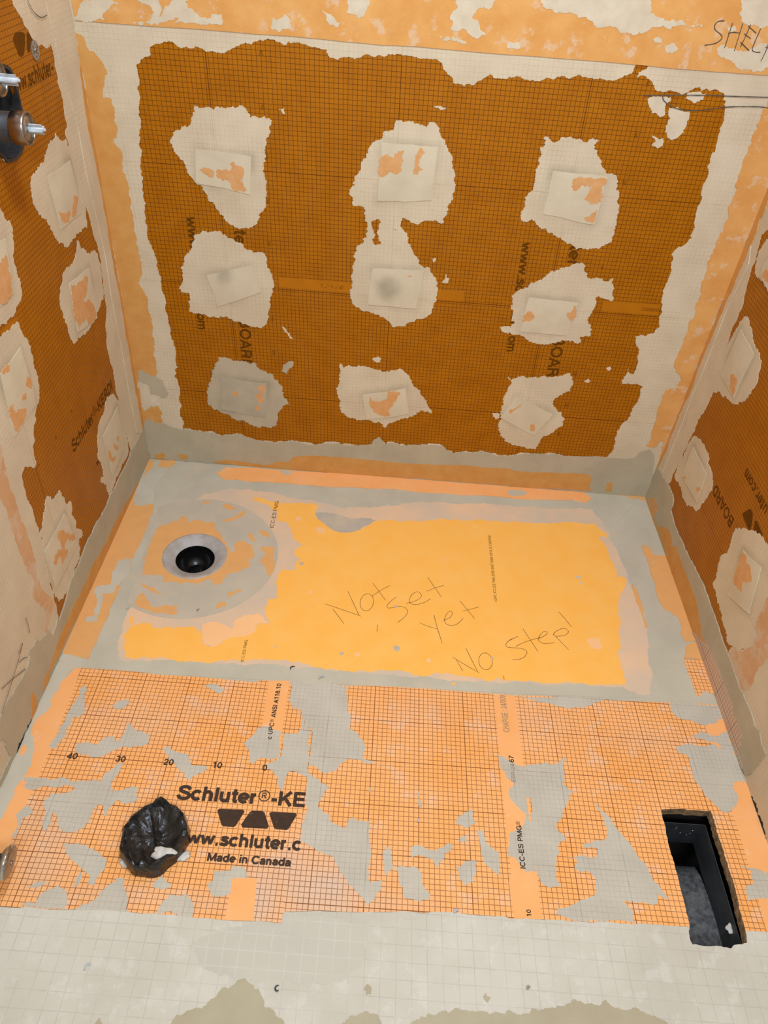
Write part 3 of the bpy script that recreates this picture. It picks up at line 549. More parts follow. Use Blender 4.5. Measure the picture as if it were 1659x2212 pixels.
'or0':[(.1106,-.2967),(.1211,-.2869),(.1383,-.274),(.1566,-.2654),(.1559,-.25),(.1683,-.2463),(.1801,-.2715),(.1996,-.2605),(.2236,-.2622),(.2532,-.2632),(.2606,-.2776),(.2803,-.3098),(.3001,-.337),(.314,-.3643),(.3218,-.3756),(.3314,-.3664),(.3241,-.3426),(.3388,-.3286),(.3607,-.3387),(.3761,-.3535),(.3843,-.3769),(.3835,-.389),(.3662,-.4027),(.3785,-.4093),(.3785,-.4249),(.3614,-.4383),(.3412,-.448),(.323,-.4537),(.3246,-.4686),(.3174,-.4806),(.3216,-.4876),(.3094,-.4943),(.2985,-.4936),(.2924,-.4776),(.2719,-.4834),(.2589,-.4976),(.2309,-.4931),(.2107,-.4989),(.1858,-.4959),(.1731,-.499),(.1675,-.4773),(.1481,-.4756),(.117,-.4807),(.11,-.4606),(.1078,-.4379),(.1047,-.4069),(.1032,-.3708),(.1017,-.3338),(.104,-.3103)],
'or1':[(.3506,-.2977),(.3656,-.3003),(.3791,-.32),(.3716,-.3271),(.3599,-.3179)],
'or2':[(.3958,-.3431),(.43,-.3414),(.4347,-.3634),(.4407,-.3948),(.4414,-.4183),(.435,-.4497),(.4293,-.4484),(.4201,-.4244),(.406,-.4064),(.4014,-.395),(.4078,-.3824),(.4115,-.37),(.3998,-.3591)],
'or3':[(.3793,-.2859),(.4009,-.2835),(.4139,-.3014),(.4045,-.3066)],
'or4':[(.2563,-.1907),(.282,-.183),(.3021,-.2015),(.2834,-.2059)],
'or5':[(.1949,-.1863),(.2229,-.176),(.2273,-.1825),(.2135,-.1888)],
'or6':[(.1308,-.5396),(.1458,-.5558),(.159,-.5754),(.177,-.584),(.1972,-.5717),(.226,-.5723),(.2331,-.5956),(.2154,-.6024),(.194,-.5994),(.1764,-.6011),(.1526,-.5898),(.1244,-.5771),(.1213,-.5617)],
'or7':[(.1183,-.5046),(.1404,-.517),(.1579,-.5225),(.1762,-.5314),(.1755,-.5386),(.1591,-.5367),(.1285,-.5218)],
'or8':[(.3404,-.5149),(.3677,-.5031),(.372,-.5118),(.3529,-.5245),(.3416,-.5345)],
'or9':[(.3201,-.5596),(.3387,-.5472),(.3466,-.5605),(.3259,-.5746)],
'or10':[(.3065,-.2327),(.3251,-.2034),(.3326,-.2116),(.3189,-.2358),(.299,-.2558),(.2705,-.2612)],
'lfl_band':[(.0127,-.087),(.0596,-.1674),(.0682,-.2077),(.076,-.2203),(.0755,-.2266),(.0772,-.3044),(.0776,-.3661),(.0738,-.3963),(.0703,-.5467),(.0671,-.5983),(.0679,-.6713),(.0663,-.7223),(.0663,-.7491),(.0459,-.7465),(.0298,-.7413),(.0041,-.7392),(0,-.62),(0,-.08)],
'lfl_grey':[(.0402,-.4348),(.074,-.4254),(.0747,-.4138),(.0821,-.481),(.0685,-.5151),(.0603,-.5266),(.0591,-.5479),(.0365,-.5501),(.0466,-.6053),(.0502,-.6395),(.0249,-.6419),(.0237,-.6274),(.0403,-.6208),(.0313,-.5816),(.0141,-.5524),(.017,-.5257),(.0457,-.5174),(.0378,-.4856),(.0391,-.4576)],
'lfl_grey2':[(-.001,-.0207),(.072,-.0114),(.0662,-.0804),(.0618,-.1672),(.0704,-.2074),(.0478,-.2135),(.0274,-.2192),(.0151,-.2071),(.0021,-.1462)],
'lfl_or2':[(-.0051,-.0057),(.0198,-.0103),(.0274,-.0477),(.0157,-.0643),(.0082,-.0875)],
'lfl_or3':[(.038,-.008),(.0747,-.0033),(.0853,-.0175),(.0731,-.0344),(.0372,-.0404)],
'bfl_band':[(.2142,-.0471),(.2383,-.0151),(.327,-.007),(.3223,-.0091),(.7027,.0045),(1.1165,.0065),(1.0998,-.0038),(1.328,.0049),(1.3513,-.028),(1.328,-.0526),(1.2867,-.043),(1.19,-.0544),(1.0949,-.0584),(1.1105,-.0566),(.8935,-.0606),(.7288,-.0584),(.5656,-.0708),(.3331,-.0734),(.3197,-.075),(.2723,-.0698),(.2405,-.0737)],
'bfl_or2':[(1.3963,.0071),(1.4395,.0048),(1.4885,.0069),(1.5218,.0034),(1.5207,-.0226),(1.4844,-.0122),(1.438,-.0028)],
'bfl_grey1':[(1.0982,-.0212),(1.137,-.0166),(1.1548,-.0293),(1.1391,-.0422),(1.0962,-.0437)],
'bfl_grey2':[(.3983,-.0088),(.432,-.0123),(.4363,-.027),(.4202,-.0305)],
'rfl_band':[(1.4645,-.2177),(1.4853,-.2347),(1.4861,-.2598),(1.5209,-.2592),(1.522,-.3526),(1.5229,-.4908),(1.5232,-.5621),(1.4941,-.5673),(1.4887,-.5429),(1.4984,-.5216),(1.4986,-.4905),(1.4832,-.4708),(1.4642,-.4565),(1.4588,-.4187),(1.461,-.3383),(1.4634,-.2715)],
'rfl_band2':[(1.49,-.5824),(1.5232,-.5621),(1.5243,-.6201),(1.4781,-.6196)],
'rfl_streak':[(1.4004,-.3795),(1.4065,-.3902),(1.4092,-.4347),(1.409,-.4727),(1.4059,-.5304),(1.3991,-.5336),(1.4014,-.4787),(1.3977,-.4303)],
'rfl_grid':[(1.4777,-.621),(1.5238,-.6178),(1.5247,-.6778),(1.5246,-.7221),(1.4961,-.7114),(1.4879,-.7274),(1.475,-.7272),(1.4756,-.6776)],
'shL':[(.0587,-.7738),(.1573,-.7736),(.299,-.7762),(.4516,-.7791),(.4713,-.7706),(.5313,-.7675),(.5973,-.7682),(.5959,-.8053),(.5973,-.9447),(.5986,-.9856),(.5977,-1.0334),(.5916,-1.1107),(.5873,-1.1934),(.5847,-1.2482),(.5832,-1.2775),(.5514,-1.2769),(.5324,-1.2775),(.4832,-1.2793),(.4174,-1.2795),(.3068,-1.2761),(.1718,-1.2807),(.0906,-1.2815),(0,-1.27),(0,-.8),(.009,-.8125),(.024,-.8112),(.0358,-.8007),(.0448,-.7759)],
'shL_margin':[(.059,-.7746),(.0615,-.8221),(.0637,-.8861),(.066,-.9647),(.0643,-1.0194),(.0658,-1.0397),(.0629,-1.0873),(.0633,-1.1476),(.0654,-1.1914),(.0667,-1.2249),(0,-1.2),(0,-.78),(.024,-.8112),(.0358,-.8007),(.045,-.7764)],
'shL_edge':[(.0021,-.7724),(.0062,-.7399),(.0267,-.7355),(.0468,-.7412),(.0651,-.7717),(.045,-.7764),(.0358,-.8007),(.0267,-.8133),(.0287,-.8294),(.0257,-.8526),(.0233,-.864),(.0298,-.8791),(.0255,-.8926),(.012,-.911),(.0102,-.9303),(.0113,-.9448),(.0223,-.9543),(.03,-.974),(.0386,-1.0032),(.0382,-1.0245),(.0346,-1.0419),(.0368,-1.0425),(.033,-1.0563),(.0318,-1.0878),(.0301,-1.1167),(.0271,-1.131),(0,-1.2),(0,-.64)],
'shR':[(.5903,-.7688),(.6636,-.771),(.724,-.7657),(.8243,-.7635),(.9214,-.7637),(.997,-.7636),(1.0317,-.7649),(1.1409,-.7577),(1.2138,-.7558),(1.2786,-.7588),(1.4039,-.7524),(1.4594,-.7499),(1.5201,-.749),(1.523,-.79),(1.523,-1.24),(1.4764,-1.2403),(1.4247,-1.2398),(1.3186,-1.2384),(1.2176,-1.2406),(1.1199,-1.2427),(1.0486,-1.2432),(.9886,-1.2456),(.987,-1.2428),(.9245,-1.2427),(.8877,-1.241),(.8394,-1.2454),(.8111,-1.2445),(.7268,-1.2511),(.6484,-1.2534),(.582,-1.2589),(.5829,-1.2349),(.5869,-1.1906),(.5912,-1.1076),(.5973,-1.0301),(.5983,-.9822),(.5978,-.9039)],
'shR_margin':[(1.4704,-1.0149),(1.4712,-1.0523),(1.4704,-1.0931),(1.4677,-1.147),(1.4661,-1.1952),(1.4631,-1.2372),(1.4769,-1.239),(1.523,-1.24),(1.523,-.8),(1.5216,-.7502),(1.4719,-.808),(1.4745,-.8298),(1.4755,-.9134)],
'strL':[(.4822,-.7722),(.4849,-.8351),(.4858,-.8939),(.4841,-.9643),(.5323,-.9606),(.5306,-.8903),(.5293,-.8313),(.5296,-.768)],
'strL2':[(.4817,-1.2065),(.5273,-1.2052),(.5324,-1.2775),(.4832,-1.2793)],
'strR':[(.997,-.7636),(.9971,-.8327),(.9982,-.9281),(.9971,-.941),(.9975,-1.0536),(.9998,-1.1662),(.9942,-1.1836),(.9986,-1.2447),(1.0486,-1.2429),(1.0502,-1.1571),(1.0498,-1.0818),(1.0503,-1.0068),(1.0479,-.9371),(1.0471,-.9443),(1.0473,-.8602),(1.0447,-.7642)],
'sm0':[(.0809,-.8184),(.0939,-.8317),(.0913,-.8441),(.1059,-.8826),(.1,-.8948),(.0832,-.9038),(.0827,-.9303),(.081,-.9526),(.0761,-.9747),(.0594,-.9814),(.0616,-.9615),(.0682,-.9352),(.0704,-.9049),(.0765,-.8654),(.077,-.8372)],
'sm1':[(.2031,-.9055),(.2161,-.9158),(.2343,-.9218),(.2557,-.9276),(.2584,-.9495),(.2445,-.9579),(.2128,-.9604),(.1857,-.9768),(.1703,-.9886),(.1516,-.9901),(.1307,-.9847),(.1147,-.9753),(.113,-.961),(.1338,-.9557),(.155,-.9613),(.163,-.9461),(.1799,-.9374),(.1938,-.951),(.2022,-.9356),(.2032,-.9168)],
'sm2':[(.1579,-.8665),(.1702,-.8515),(.1902,-.8498),(.1854,-.8681),(.1668,-.8736)],
'sm3':[(.3392,-.7981),(.3589,-.7922),(.3898,-.8063),(.3812,-.8153),(.3547,-.8051)],
'sm4':[(.2899,-.9579),(.3012,-.9516),(.3171,-.963),(.3441,-.968),(.3545,-.985),(.3597,-.9934),(.3918,-.9944),(.3706,-1.0133),(.362,-1.0241),(.3496,-1.0115),(.3292,-.9992),(.3244,-.9926),(.3088,-.9814)],
'sm5':[(.4545,-.934),(.4624,-.9222),(.4775,-.8946),(.5001,-.8889),(.525,-.8984),(.5311,-.9055),(.5339,-.9604),(.5151,-.9655),(.4953,-.9634),(.479,-.9824),(.471,-.9545)],
'sm6':[(.5328,-.8188),(.5404,-.81),(.5525,-.809),(.5604,-.8448),(.5769,-.8827),(.5937,-.8967),(.5973,-.9591),(.5938,-.9999),(.5604,-.9885),(.5549,-.9959),(.5509,-1.0134),(.5475,-1.0338),(.5393,-1.021),(.5333,-1.001),(.5154,-.9885),(.5106,-.9783),(.5045,-.9805),(.5339,-.9604),(.536,-.9051),(.5625,-.903),(.5707,-.8871),(.5587,-.845),(.5475,-.8379)],
'sm7':[(.5315,-.7687),(.5974,-.769),(.6638,-.7743),(.658,-.7917),(.6674,-.8238),(.6751,-.8591),(.6715,-.8789),(.6891,-.889),(.7072,-.9102),(.7087,-.936),(.7061,-.9471),(.7261,-.9527),(.7296,-.9579),(.7032,-.9545),(.6736,-.9532),(.6585,-.9687),(.6499,-.9817),(.6244,-.9854),(.6087,-.9743),(.596,-.977),(.5973,-.9447),(.5953,-.8965),(.5769,-.8827),(.5669,-.8562),(.5572,-.8331),(.5508,-.8091),(.5335,-.8106)],
'sm8':[(.5974,-.9892),(.6164,-1.0016),(.6418,-1.0167),(.6324,-1.0342),(.622,-1.0547),(.6325,-1.0669),(.6488,-1.0753),(.6563,-1.0906),(.6753,-1.0986),(.6816,-1.1013),(.6863,-1.0822),(.6983,-1.0766),(.705,-1.0856),(.7279,-1.0824),(.7301,-1.1254),(.7345,-1.1519),(.7282,-1.1727),(.7293,-1.1939),(.7569,-1.1935),(.7561,-1.2102),(.7427,-1.2301),(.7319,-1.2415),(.7074,-1.2134),(.6919,-1.1977),(.6756,-1.1762),(.6561,-1.1543),(.6318,-1.1486),(.6093,-1.1337),(.5968,-1.1286),(.5985,-1.04)],
'sm9':[(.759,-1.1325),(.7679,-1.1304),(.7745,-1.1492),(.7765,-1.1695),(.7668,-1.1858),(.7607,-1.1791)],
'sm10':[(.7809,-1.1692),(.8104,-1.1658),(.8281,-1.1746),(.831,-1.1943),(.8468,-1.2126),(.8453,-1.2223),(.8109,-1.2231),(.7995,-1.2211),(.7904,-1.1997),(.7871,-1.1802)],
'sm11':[(.81,-1.129),(.825,-1.1234),(.8431,-1.1312),(.8582,-1.1317),(.8704,-1.1249),(.8827,-1.1165),(.8917,-1.1204),(.8868,-1.1313),(.8746,-1.1366),(.8698,-1.1516),(.8606,-1.1653),(.8519,-1.1499),(.8341,-1.1452),(.8102,-1.1483)],
'sm12':[(.8963,-1.1586),(.9146,-1.1486),(.9356,-1.1472),(.9346,-1.1647),(.9276,-1.1851),(.9126,-1.1931),(.9014,-1.1812)],
'sm13':[(.9391,-1.0864),(.9515,-1.0855),(.9589,-1.1128),(.9792,-1.1265),(.9761,-1.1649),(.9836,-1.1815),(.9672,-1.1655),(.9476,-1.1464),(.9461,-1.1227)],
'sm14':[(.9045,-1.1027),(.92,-1.097),(.9195,-1.1094),(.9071,-1.1133)],
'sm15':[(.8996,-1.067),(.9351,-1.0451),(.9313,-1.0583),(.9398,-1.0737),(.9146,-1.0818),(.8993,-1.0766)],
'sm16':[(.8184,-1.0036),(.8248,-1.0133),(.8312,-1.0461),(.8358,-1.0652),(.8296,-1.0494),(.8232,-1.0202)],
'sm17':[(.7227,-1.0141),(.7321,-1.01),(.7265,-1.0256)],
'sm18':[(.0371,-1.0433),(.0643,-1.0404),(.0993,-1.0412),(.1223,-1.0395),(.1768,-1.0371),(.1877,-1.0414),(.1896,-1.0275),(.2009,-1.0128),(.2092,-.9981),(.2218,-.9971),(.2191,-1.0149),(.2093,-1.0397),(.2118,-1.0531),(.2272,-1.0569),(.2389,-1.0544),(.2493,-1.0469),(.2648,-1.0458),(.2633,-1.0626),(.2726,-1.0735),(.2618,-1.0791),(.2471,-1.0818),(.2331,-1.0763),(.2264,-1.085),(.2224,-1.0917),(.2228,-1.1077),(.2153,-1.1082),(.2108,-1.0893),(.1993,-1.0869),(.1928,-1.0955),(.193,-1.1098),(.1901,-1.1241),(.1864,-1.1353),(.1738,-1.1423),(.1599,-1.1455),(.1464,-1.1411),(.1342,-1.1281),(.1228,-1.1053),(.1191,-1.1119),(.1239,-1.1288),(.1216,-1.1429),(.1136,-1.1434),(.1063,-1.1301),(.0982,-1.1007),(.097,-1.0814),(.104,-1.071),(.1322,-1.0673),(.1466,-1.0596),(.1352,-1.0537),(.1193,-1.0532),(.0895,-1.0571),(.0731,-1.0633),(.0608,-1.0676),(.0505,-1.065),(.0403,-1.0591)],
'sm19':[(.1608,-1.1688),(.175,-1.1671),(.1983,-1.1662),(.2089,-1.1714),(.2362,-1.1828),(.2494,-1.1921),(.2506,-1.205),(.2419,-1.2141),(.2408,-1.224),(.2392,-1.2366),(.2285,-1.2345),(.2245,-1.218),(.2118,-1.2104),(.1934,-1.1988),(.1761,-1.1869)],
'sm20':[(.2057,-1.2136),(.2132,-1.2188),(.2137,-1.2327),(.2095,-1.2412),(.2054,-1.2415),(.203,-1.2306)],
'sm21':[(.1258,-1.248),(.1337,-1.2393),(.1515,-1.234),(.1554,-1.2406),(.1423,-1.2469)],
'sm22':[(.1483,-1.2734),(.1549,-1.2543),(.1753,-1.2407),(.1915,-1.2465),(.2008,-1.2608),(.2014,-1.2819),(.1925,-1.2776),(.1546,-1.2785),(.1228,-1.2805),(.1408,-1.271)],
'sm23':[(.2473,-1.2617),(.2623,-1.2394),(.2762,-1.2208),(.2873,-1.22),(.296,-1.2399),(.3069,-1.2579),(.3126,-1.2771),(.2123,-1.2795),(.2329,-1.2678)],
'sm24':[(.342,-1.2288),(.3468,-1.2203),(.3558,-1.2114),(.3638,-1.2205),(.3781,-1.2265),(.3673,-1.234),(.3476,-1.2339)],
'sm25':[(.3752,-1.2429),(.4082,-1.2407),(.4235,-1.2584),(.4254,-1.2785),(.3618,-1.2766),(.3676,-1.2566),(.3765,-1.2481)],
'sm26':[(.444,-1.1972),(.4781,-1.1949),(.4793,-1.1864),(.4994,-1.185),(.5085,-1.2042),(.483,-1.2058),(.4854,-1.2331),(.4753,-1.2391),(.4498,-1.2381),(.4399,-1.2252),(.4497,-1.2108)],
'sm27':[(.0643,-1.0999),(.0744,-1.1024),(.0819,-1.1098),(.0722,-1.12),(.0656,-1.1298),(.067,-1.1482),(.0661,-1.1604),(.0629,-1.1636),(.0643,-1.1377),(.0525,-1.1198),(.0594,-1.1067)],
'sm28':[(.6083,-.9708),(.6551,-.9672),(.6531,-.9815),(.6374,-.9862),(.6176,-.9824)],
'sm29':[(1.0488,-.9442),(1.0802,-.9597),(1.0942,-.9657),(1.0958,-.9406),(1.1339,-.9305),(1.126,-.9738),(1.1479,-.9912),(1.1356,-.9972),(1.1304,-1.0211),(1.1192,-1.0319),(1.1136,-1.0486),(1.1006,-1.0624),(1.1031,-1.078),(1.1154,-1.0897),(1.1001,-1.1),(1.099,-1.1183),(1.0896,-1.131),(1.0848,-1.1663),(1.0958,-1.1827),(1.0702,-1.1871),(1.0564,-1.1796),(1.0499,-1.16),(1.0483,-1.1218),(1.0503,-1.0499),(1.0505,-.9898)],
'sm30':[(1.1855,-1.0088),(1.1994,-1.0294),(1.2189,-1.0604),(1.2359,-1.0845),(1.2512,-1.1141),(1.2684,-1.1456),(1.2827,-1.1734),(1.2958,-1.1922),(1.2746,-1.1824),(1.2684,-1.2022),(1.2319,-1.2018),(1.2055,-1.2021),(1.2176,-1.2136),(1.2208,-1.2389),(1.1087,-1.2418),(1.0756,-1.2333),(1.08,-1.2223),(1.1131,-1.2134),(1.1323,-1.2026),(1.1579,-1.1899),(1.162,-1.167),(1.1525,-1.1532),(1.1231,-1.1493),(1.1316,-1.1341),(1.1115,-1.1265),(1.1703,-1.121),(1.1758,-1.1071),(1.1484,-1.1059),(1.1499,-1.0966),(1.1849,-1.0911),(1.1993,-1.0807),(1.1984,-1.0523),(1.1883,-1.0203)],
'sm31':[(1.4036,-.7537),(1.5201,-.749),(1.5218,-.7877),(1.4994,-.7997),(1.4719,-.808),(1.443,-.7962),(1.4122,-.7905),(1.4056,-.7746)],
'sm32':[(1.3913,-.8664),(1.4114,-.8607),(1.4764,-.8556),(1.4745,-.8495),(1.4571,-.8446),(1.4364,-.8379),(1.4588,-.8255),(1.4763,-.8305),(1.4905,-.8335),(1.508,-.8258),(1.5198,-.8185),(1.5237,-.8601),(1.5279,-.9041),(1.528,-.9314),(1.5229,-.9414),(1.497,-.9433),(1.4908,-.957),(1.4956,-.9753),(1.489,-.9904),(1.4734,-1.006),(1.4569,-1.0144),(1.4444,-1.0099),(1.4362,-.9906),(1.4244,-.9768),(1.4139,-.9514),(1.4134,-.9207),(1.4164,-.8968),(1.4085,-.8854),(1.3918,-.8786)],
'sm33':[(1.4481,-1.1233),(1.4759,-1.123),(1.5166,-1.1292),(1.5017,-1.1706),(1.469,-1.1783),(1.4458,-1.1854),(1.4464,-1.1657),(1.4688,-1.1527),(1.4707,-1.1293)],
'sm34':[(1.0533,-.7643),(1.1407,-.759),(1.2135,-.7571),(1.2861,-.7577),(1.2493,-.7604),(1.2172,-.7778),(1.1798,-.7871),(1.1478,-.7857),(1.1166,-.7779),(1.0849,-.7722)],
'sm35':[(.9943,-.9197),(1.012,-.9267),(1.0237,-.9325),(1.047,-.9422),(1.0492,-.9502),(1.0627,-.9508),(1.0796,-.9608),(1.0939,-.9662),(1.0984,-.9546),(1.0984,-.9432),(1.0935,-.9337),(1.1181,-.9318),(1.1365,-.9104),(1.1399,-.9185),(1.1301,-.944),(1.123,-.972),(1.1008,-.9704),(1.1172,-1.0025),(1.0445,-1.0078),(1.024,-.9919),(1.0236,-.981),(1.0081,-.971),(1.0062,-.9583),(.9994,-.9507),(.9961,-.9346)],
'sm36':[(1.0109,-.9961),(1.0182,-1.0226),(1.0268,-1.0319),(1.0411,-1.0473),(1.0359,-1.0669),(1.0123,-1.0844),(1.0024,-1.0913),(.9986,-1.1341),(1.0107,-1.1333),(1.0184,-1.1475),(1.0289,-1.1614),(1.0484,-1.1601),(1.0498,-1.0818),(1.0503,-1.0068),(1.0506,-.9584),(1.0247,-.9532),(1.022,-.9816)],
'sm37':[(1.0455,-.9445),(1.0664,-.9357),(1.1006,-.9294),(1.0938,-.9692),(1.0739,-.9566),(1.0547,-.9509)],
'hz0':[(.5938,-1.1043),(.609,-1.1308),(.632,-1.15),(.6431,-1.1726),(.6592,-1.1886),(.6837,-1.2038),(.7076,-1.2161),(.7319,-1.2415),(.7266,-1.2485),(.5846,-1.2574),(.588,-1.1763)],
'hz1':[(.1186,-1.1849),(.1322,-1.1753),(.154,-1.1796),(.1659,-1.2044),(.1638,-1.2295),(.1361,-1.2231),(.1195,-1.2019)],
'hz2':[(.4854,-1.2331),(.509,-1.2069),(.5247,-1.1805),(.5313,-1.2049),(.5273,-1.2052),(.4817,-1.2065)],
'hz3':[(.5274,-1.1803),(.5305,-1.1451),(.5813,-1.1476),(.5884,-1.1905),(.5847,-1.2482),(.5816,-1.2758),(.539,-1.2771),(.5346,-1.2245)],
'or_fl0':[(1.4713,-.8101),(1.4992,-.8005),(1.5099,-.7886),(1.521,-.7877),(1.5246,-.8017),(1.5138,-.8226),(1.4859,-.8328),(1.4738,-.8258)],
'or_fl1':[(1.4706,-.8498),(1.4857,-.8496),(1.4968,-.8622),(1.4889,-.8638),(1.4764,-.8556)],
'or_fl2':[(.009,-.9956),(.0072,-.9778),(.0103,-.9675),(.0184,-.979),(.0178,-.991),(.0132,-.9973)],
'or_fl3':[(.0329,-1.057),(.0351,-1.0475),(.0474,-1.0522),(.0452,-1.0598)],
'slab':[(.0908,-1.282),(.1718,-1.2807),(.307,-1.2766),(.4174,-1.2795),(.4833,-1.2801),(.5325,-1.2783),(.5515,-1.2776),(.5825,-1.2783),(.5834,-1.2588),(.6485,-1.2539),(.7268,-1.2514),(.8112,-1.245),(.8394,-1.2459),(.8877,-1.2413),(.9245,-1.2432),(.987,-1.2436),(.9886,-1.2459),(1.0486,-1.2435),(1.1199,-1.243),(1.2175,-1.2409),(1.3185,-1.2389),(1.4246,-1.24),(1.4764,-1.2403),(1.523,-1.25),(1.523,-2.6),(0,-2.6),(0,-1.285)],
'slab_damp':[(.4352,-1.321),(.4837,-1.2958),(.528,-1.2842),(.544,-1.2819),(.5849,-1.2794),(.5882,-1.2637),(.6574,-1.2594),(.7276,-1.2654),(.7369,-1.2828),(.735,-1.298),(.7305,-1.3156),(.7291,-1.3374),(.706,-1.3506),(.6963,-1.3628),(.6289,-1.3701),(.602,-1.3647),(.5662,-1.3703),(.5511,-1.3734),(.5419,-1.3647),(.5022,-1.3624),(.4614,-1.3554)],
'wet0':[(.4229,-1.4505),(.4338,-1.4244),(.4617,-1.4142),(.4911,-1.3971),(.4985,-1.3832),(.5182,-1.3776),(.532,-1.3676),(.5435,-1.3738),(.5553,-1.3823),(.5573,-1.3799),(.5639,-1.3886),(.5718,-1.4059),(.594,-1.4178),(.6111,-1.4319),(.6195,-1.4566)],
'wet1':[(.6912,-1.4254),(.7206,-1.4109),(.7407,-1.4032),(.7588,-1.4066),(.7646,-1.4236)],
'wet2':[(.7925,-1.4221),(.8282,-1.405),(.8618,-1.3976),(.8957,-1.3924),(.9165,-1.3935),(.9423,-1.3965),(.9684,-1.3951),(.9759,-1.388),(.9884,-1.394),(1.0156,-1.3835),(1.0553,-1.3813),(1.0893,-1.3659),(1.1149,-1.3713),(1.1306,-1.3727),(1.1428,-1.364),(1.1565,-1.3757),(1.194,-1.3737),(1.2134,-1.3816),(1.2379,-1.3892),(1.2451,-1.402),(1.2006,-1.4364),(.9695,-1.4588)],
'wet3':[(.3063,-1.4484),(.3144,-1.4353),(.3244,-1.4474)],
'wet4':[(.7331,-1.3726),(.7384,-1.3643),(.7466,-1.3695),(.7458,-1.3787),(.738,-1.3803)],
'wet5':[(.9334,-1.3716),(.939,-1.3655),(.9465,-1.372),(.942,-1.3801)],
'gapL':[(.001,-.9526),(.001,-.974),(.001,-1.0002),(.001,-1.0208)],
'lg0':[(.4292,-1.0824),(.4333,-1.0792),(.479,-1.078),(.4825,-1.0813),(.4706,-1.1104),(.4672,-1.113),(.4466,-1.1131),(.4429,-1.1102)],
'lg1':[(.4804,-1.1076),(.4928,-1.0814),(.4967,-1.0787),(.5172,-1.078),(.5215,-1.0805),(.534,-1.1072),(.5316,-1.1119),(.484,-1.1131)],
'lg2':[(.5308,-1.0814),(.5351,-1.0781),(.5816,-1.0772),(.5846,-1.0808),(.5726,-1.109),(.5691,-1.1119),(.5484,-1.1118),(.5441,-1.1092)],
'llg0':[(-.2853,1.1371),(-.2717,1.1427),(-.2518,1.1415),(-.2364,1.138),(-.2339,1.1352),(-.242,1.1206),(-.256,1.1069),(-.2692,1.1055),(-.2769,1.1099),(-.2857,1.1312)],
'llg1':[(-.2257,1.1352),(-.2206,1.1375),(-.2105,1.1304),(-.2056,1.1235),(-.2189,1.1169),(-.227,1.1069),(-.2379,1.1069),(-.2383,1.115)],
'rlg0':[(.4841,.36),(.4984,.387),(.5076,.3926),(.5195,.3914),(.5319,.3766),(.5404,.3605),(.5301,.3558),(.4951,.3578)],
'rlg1':[(.5478,.3697),(.538,.3868),(.5441,.3924),(.5871,.3899),(.5679,.3766)],
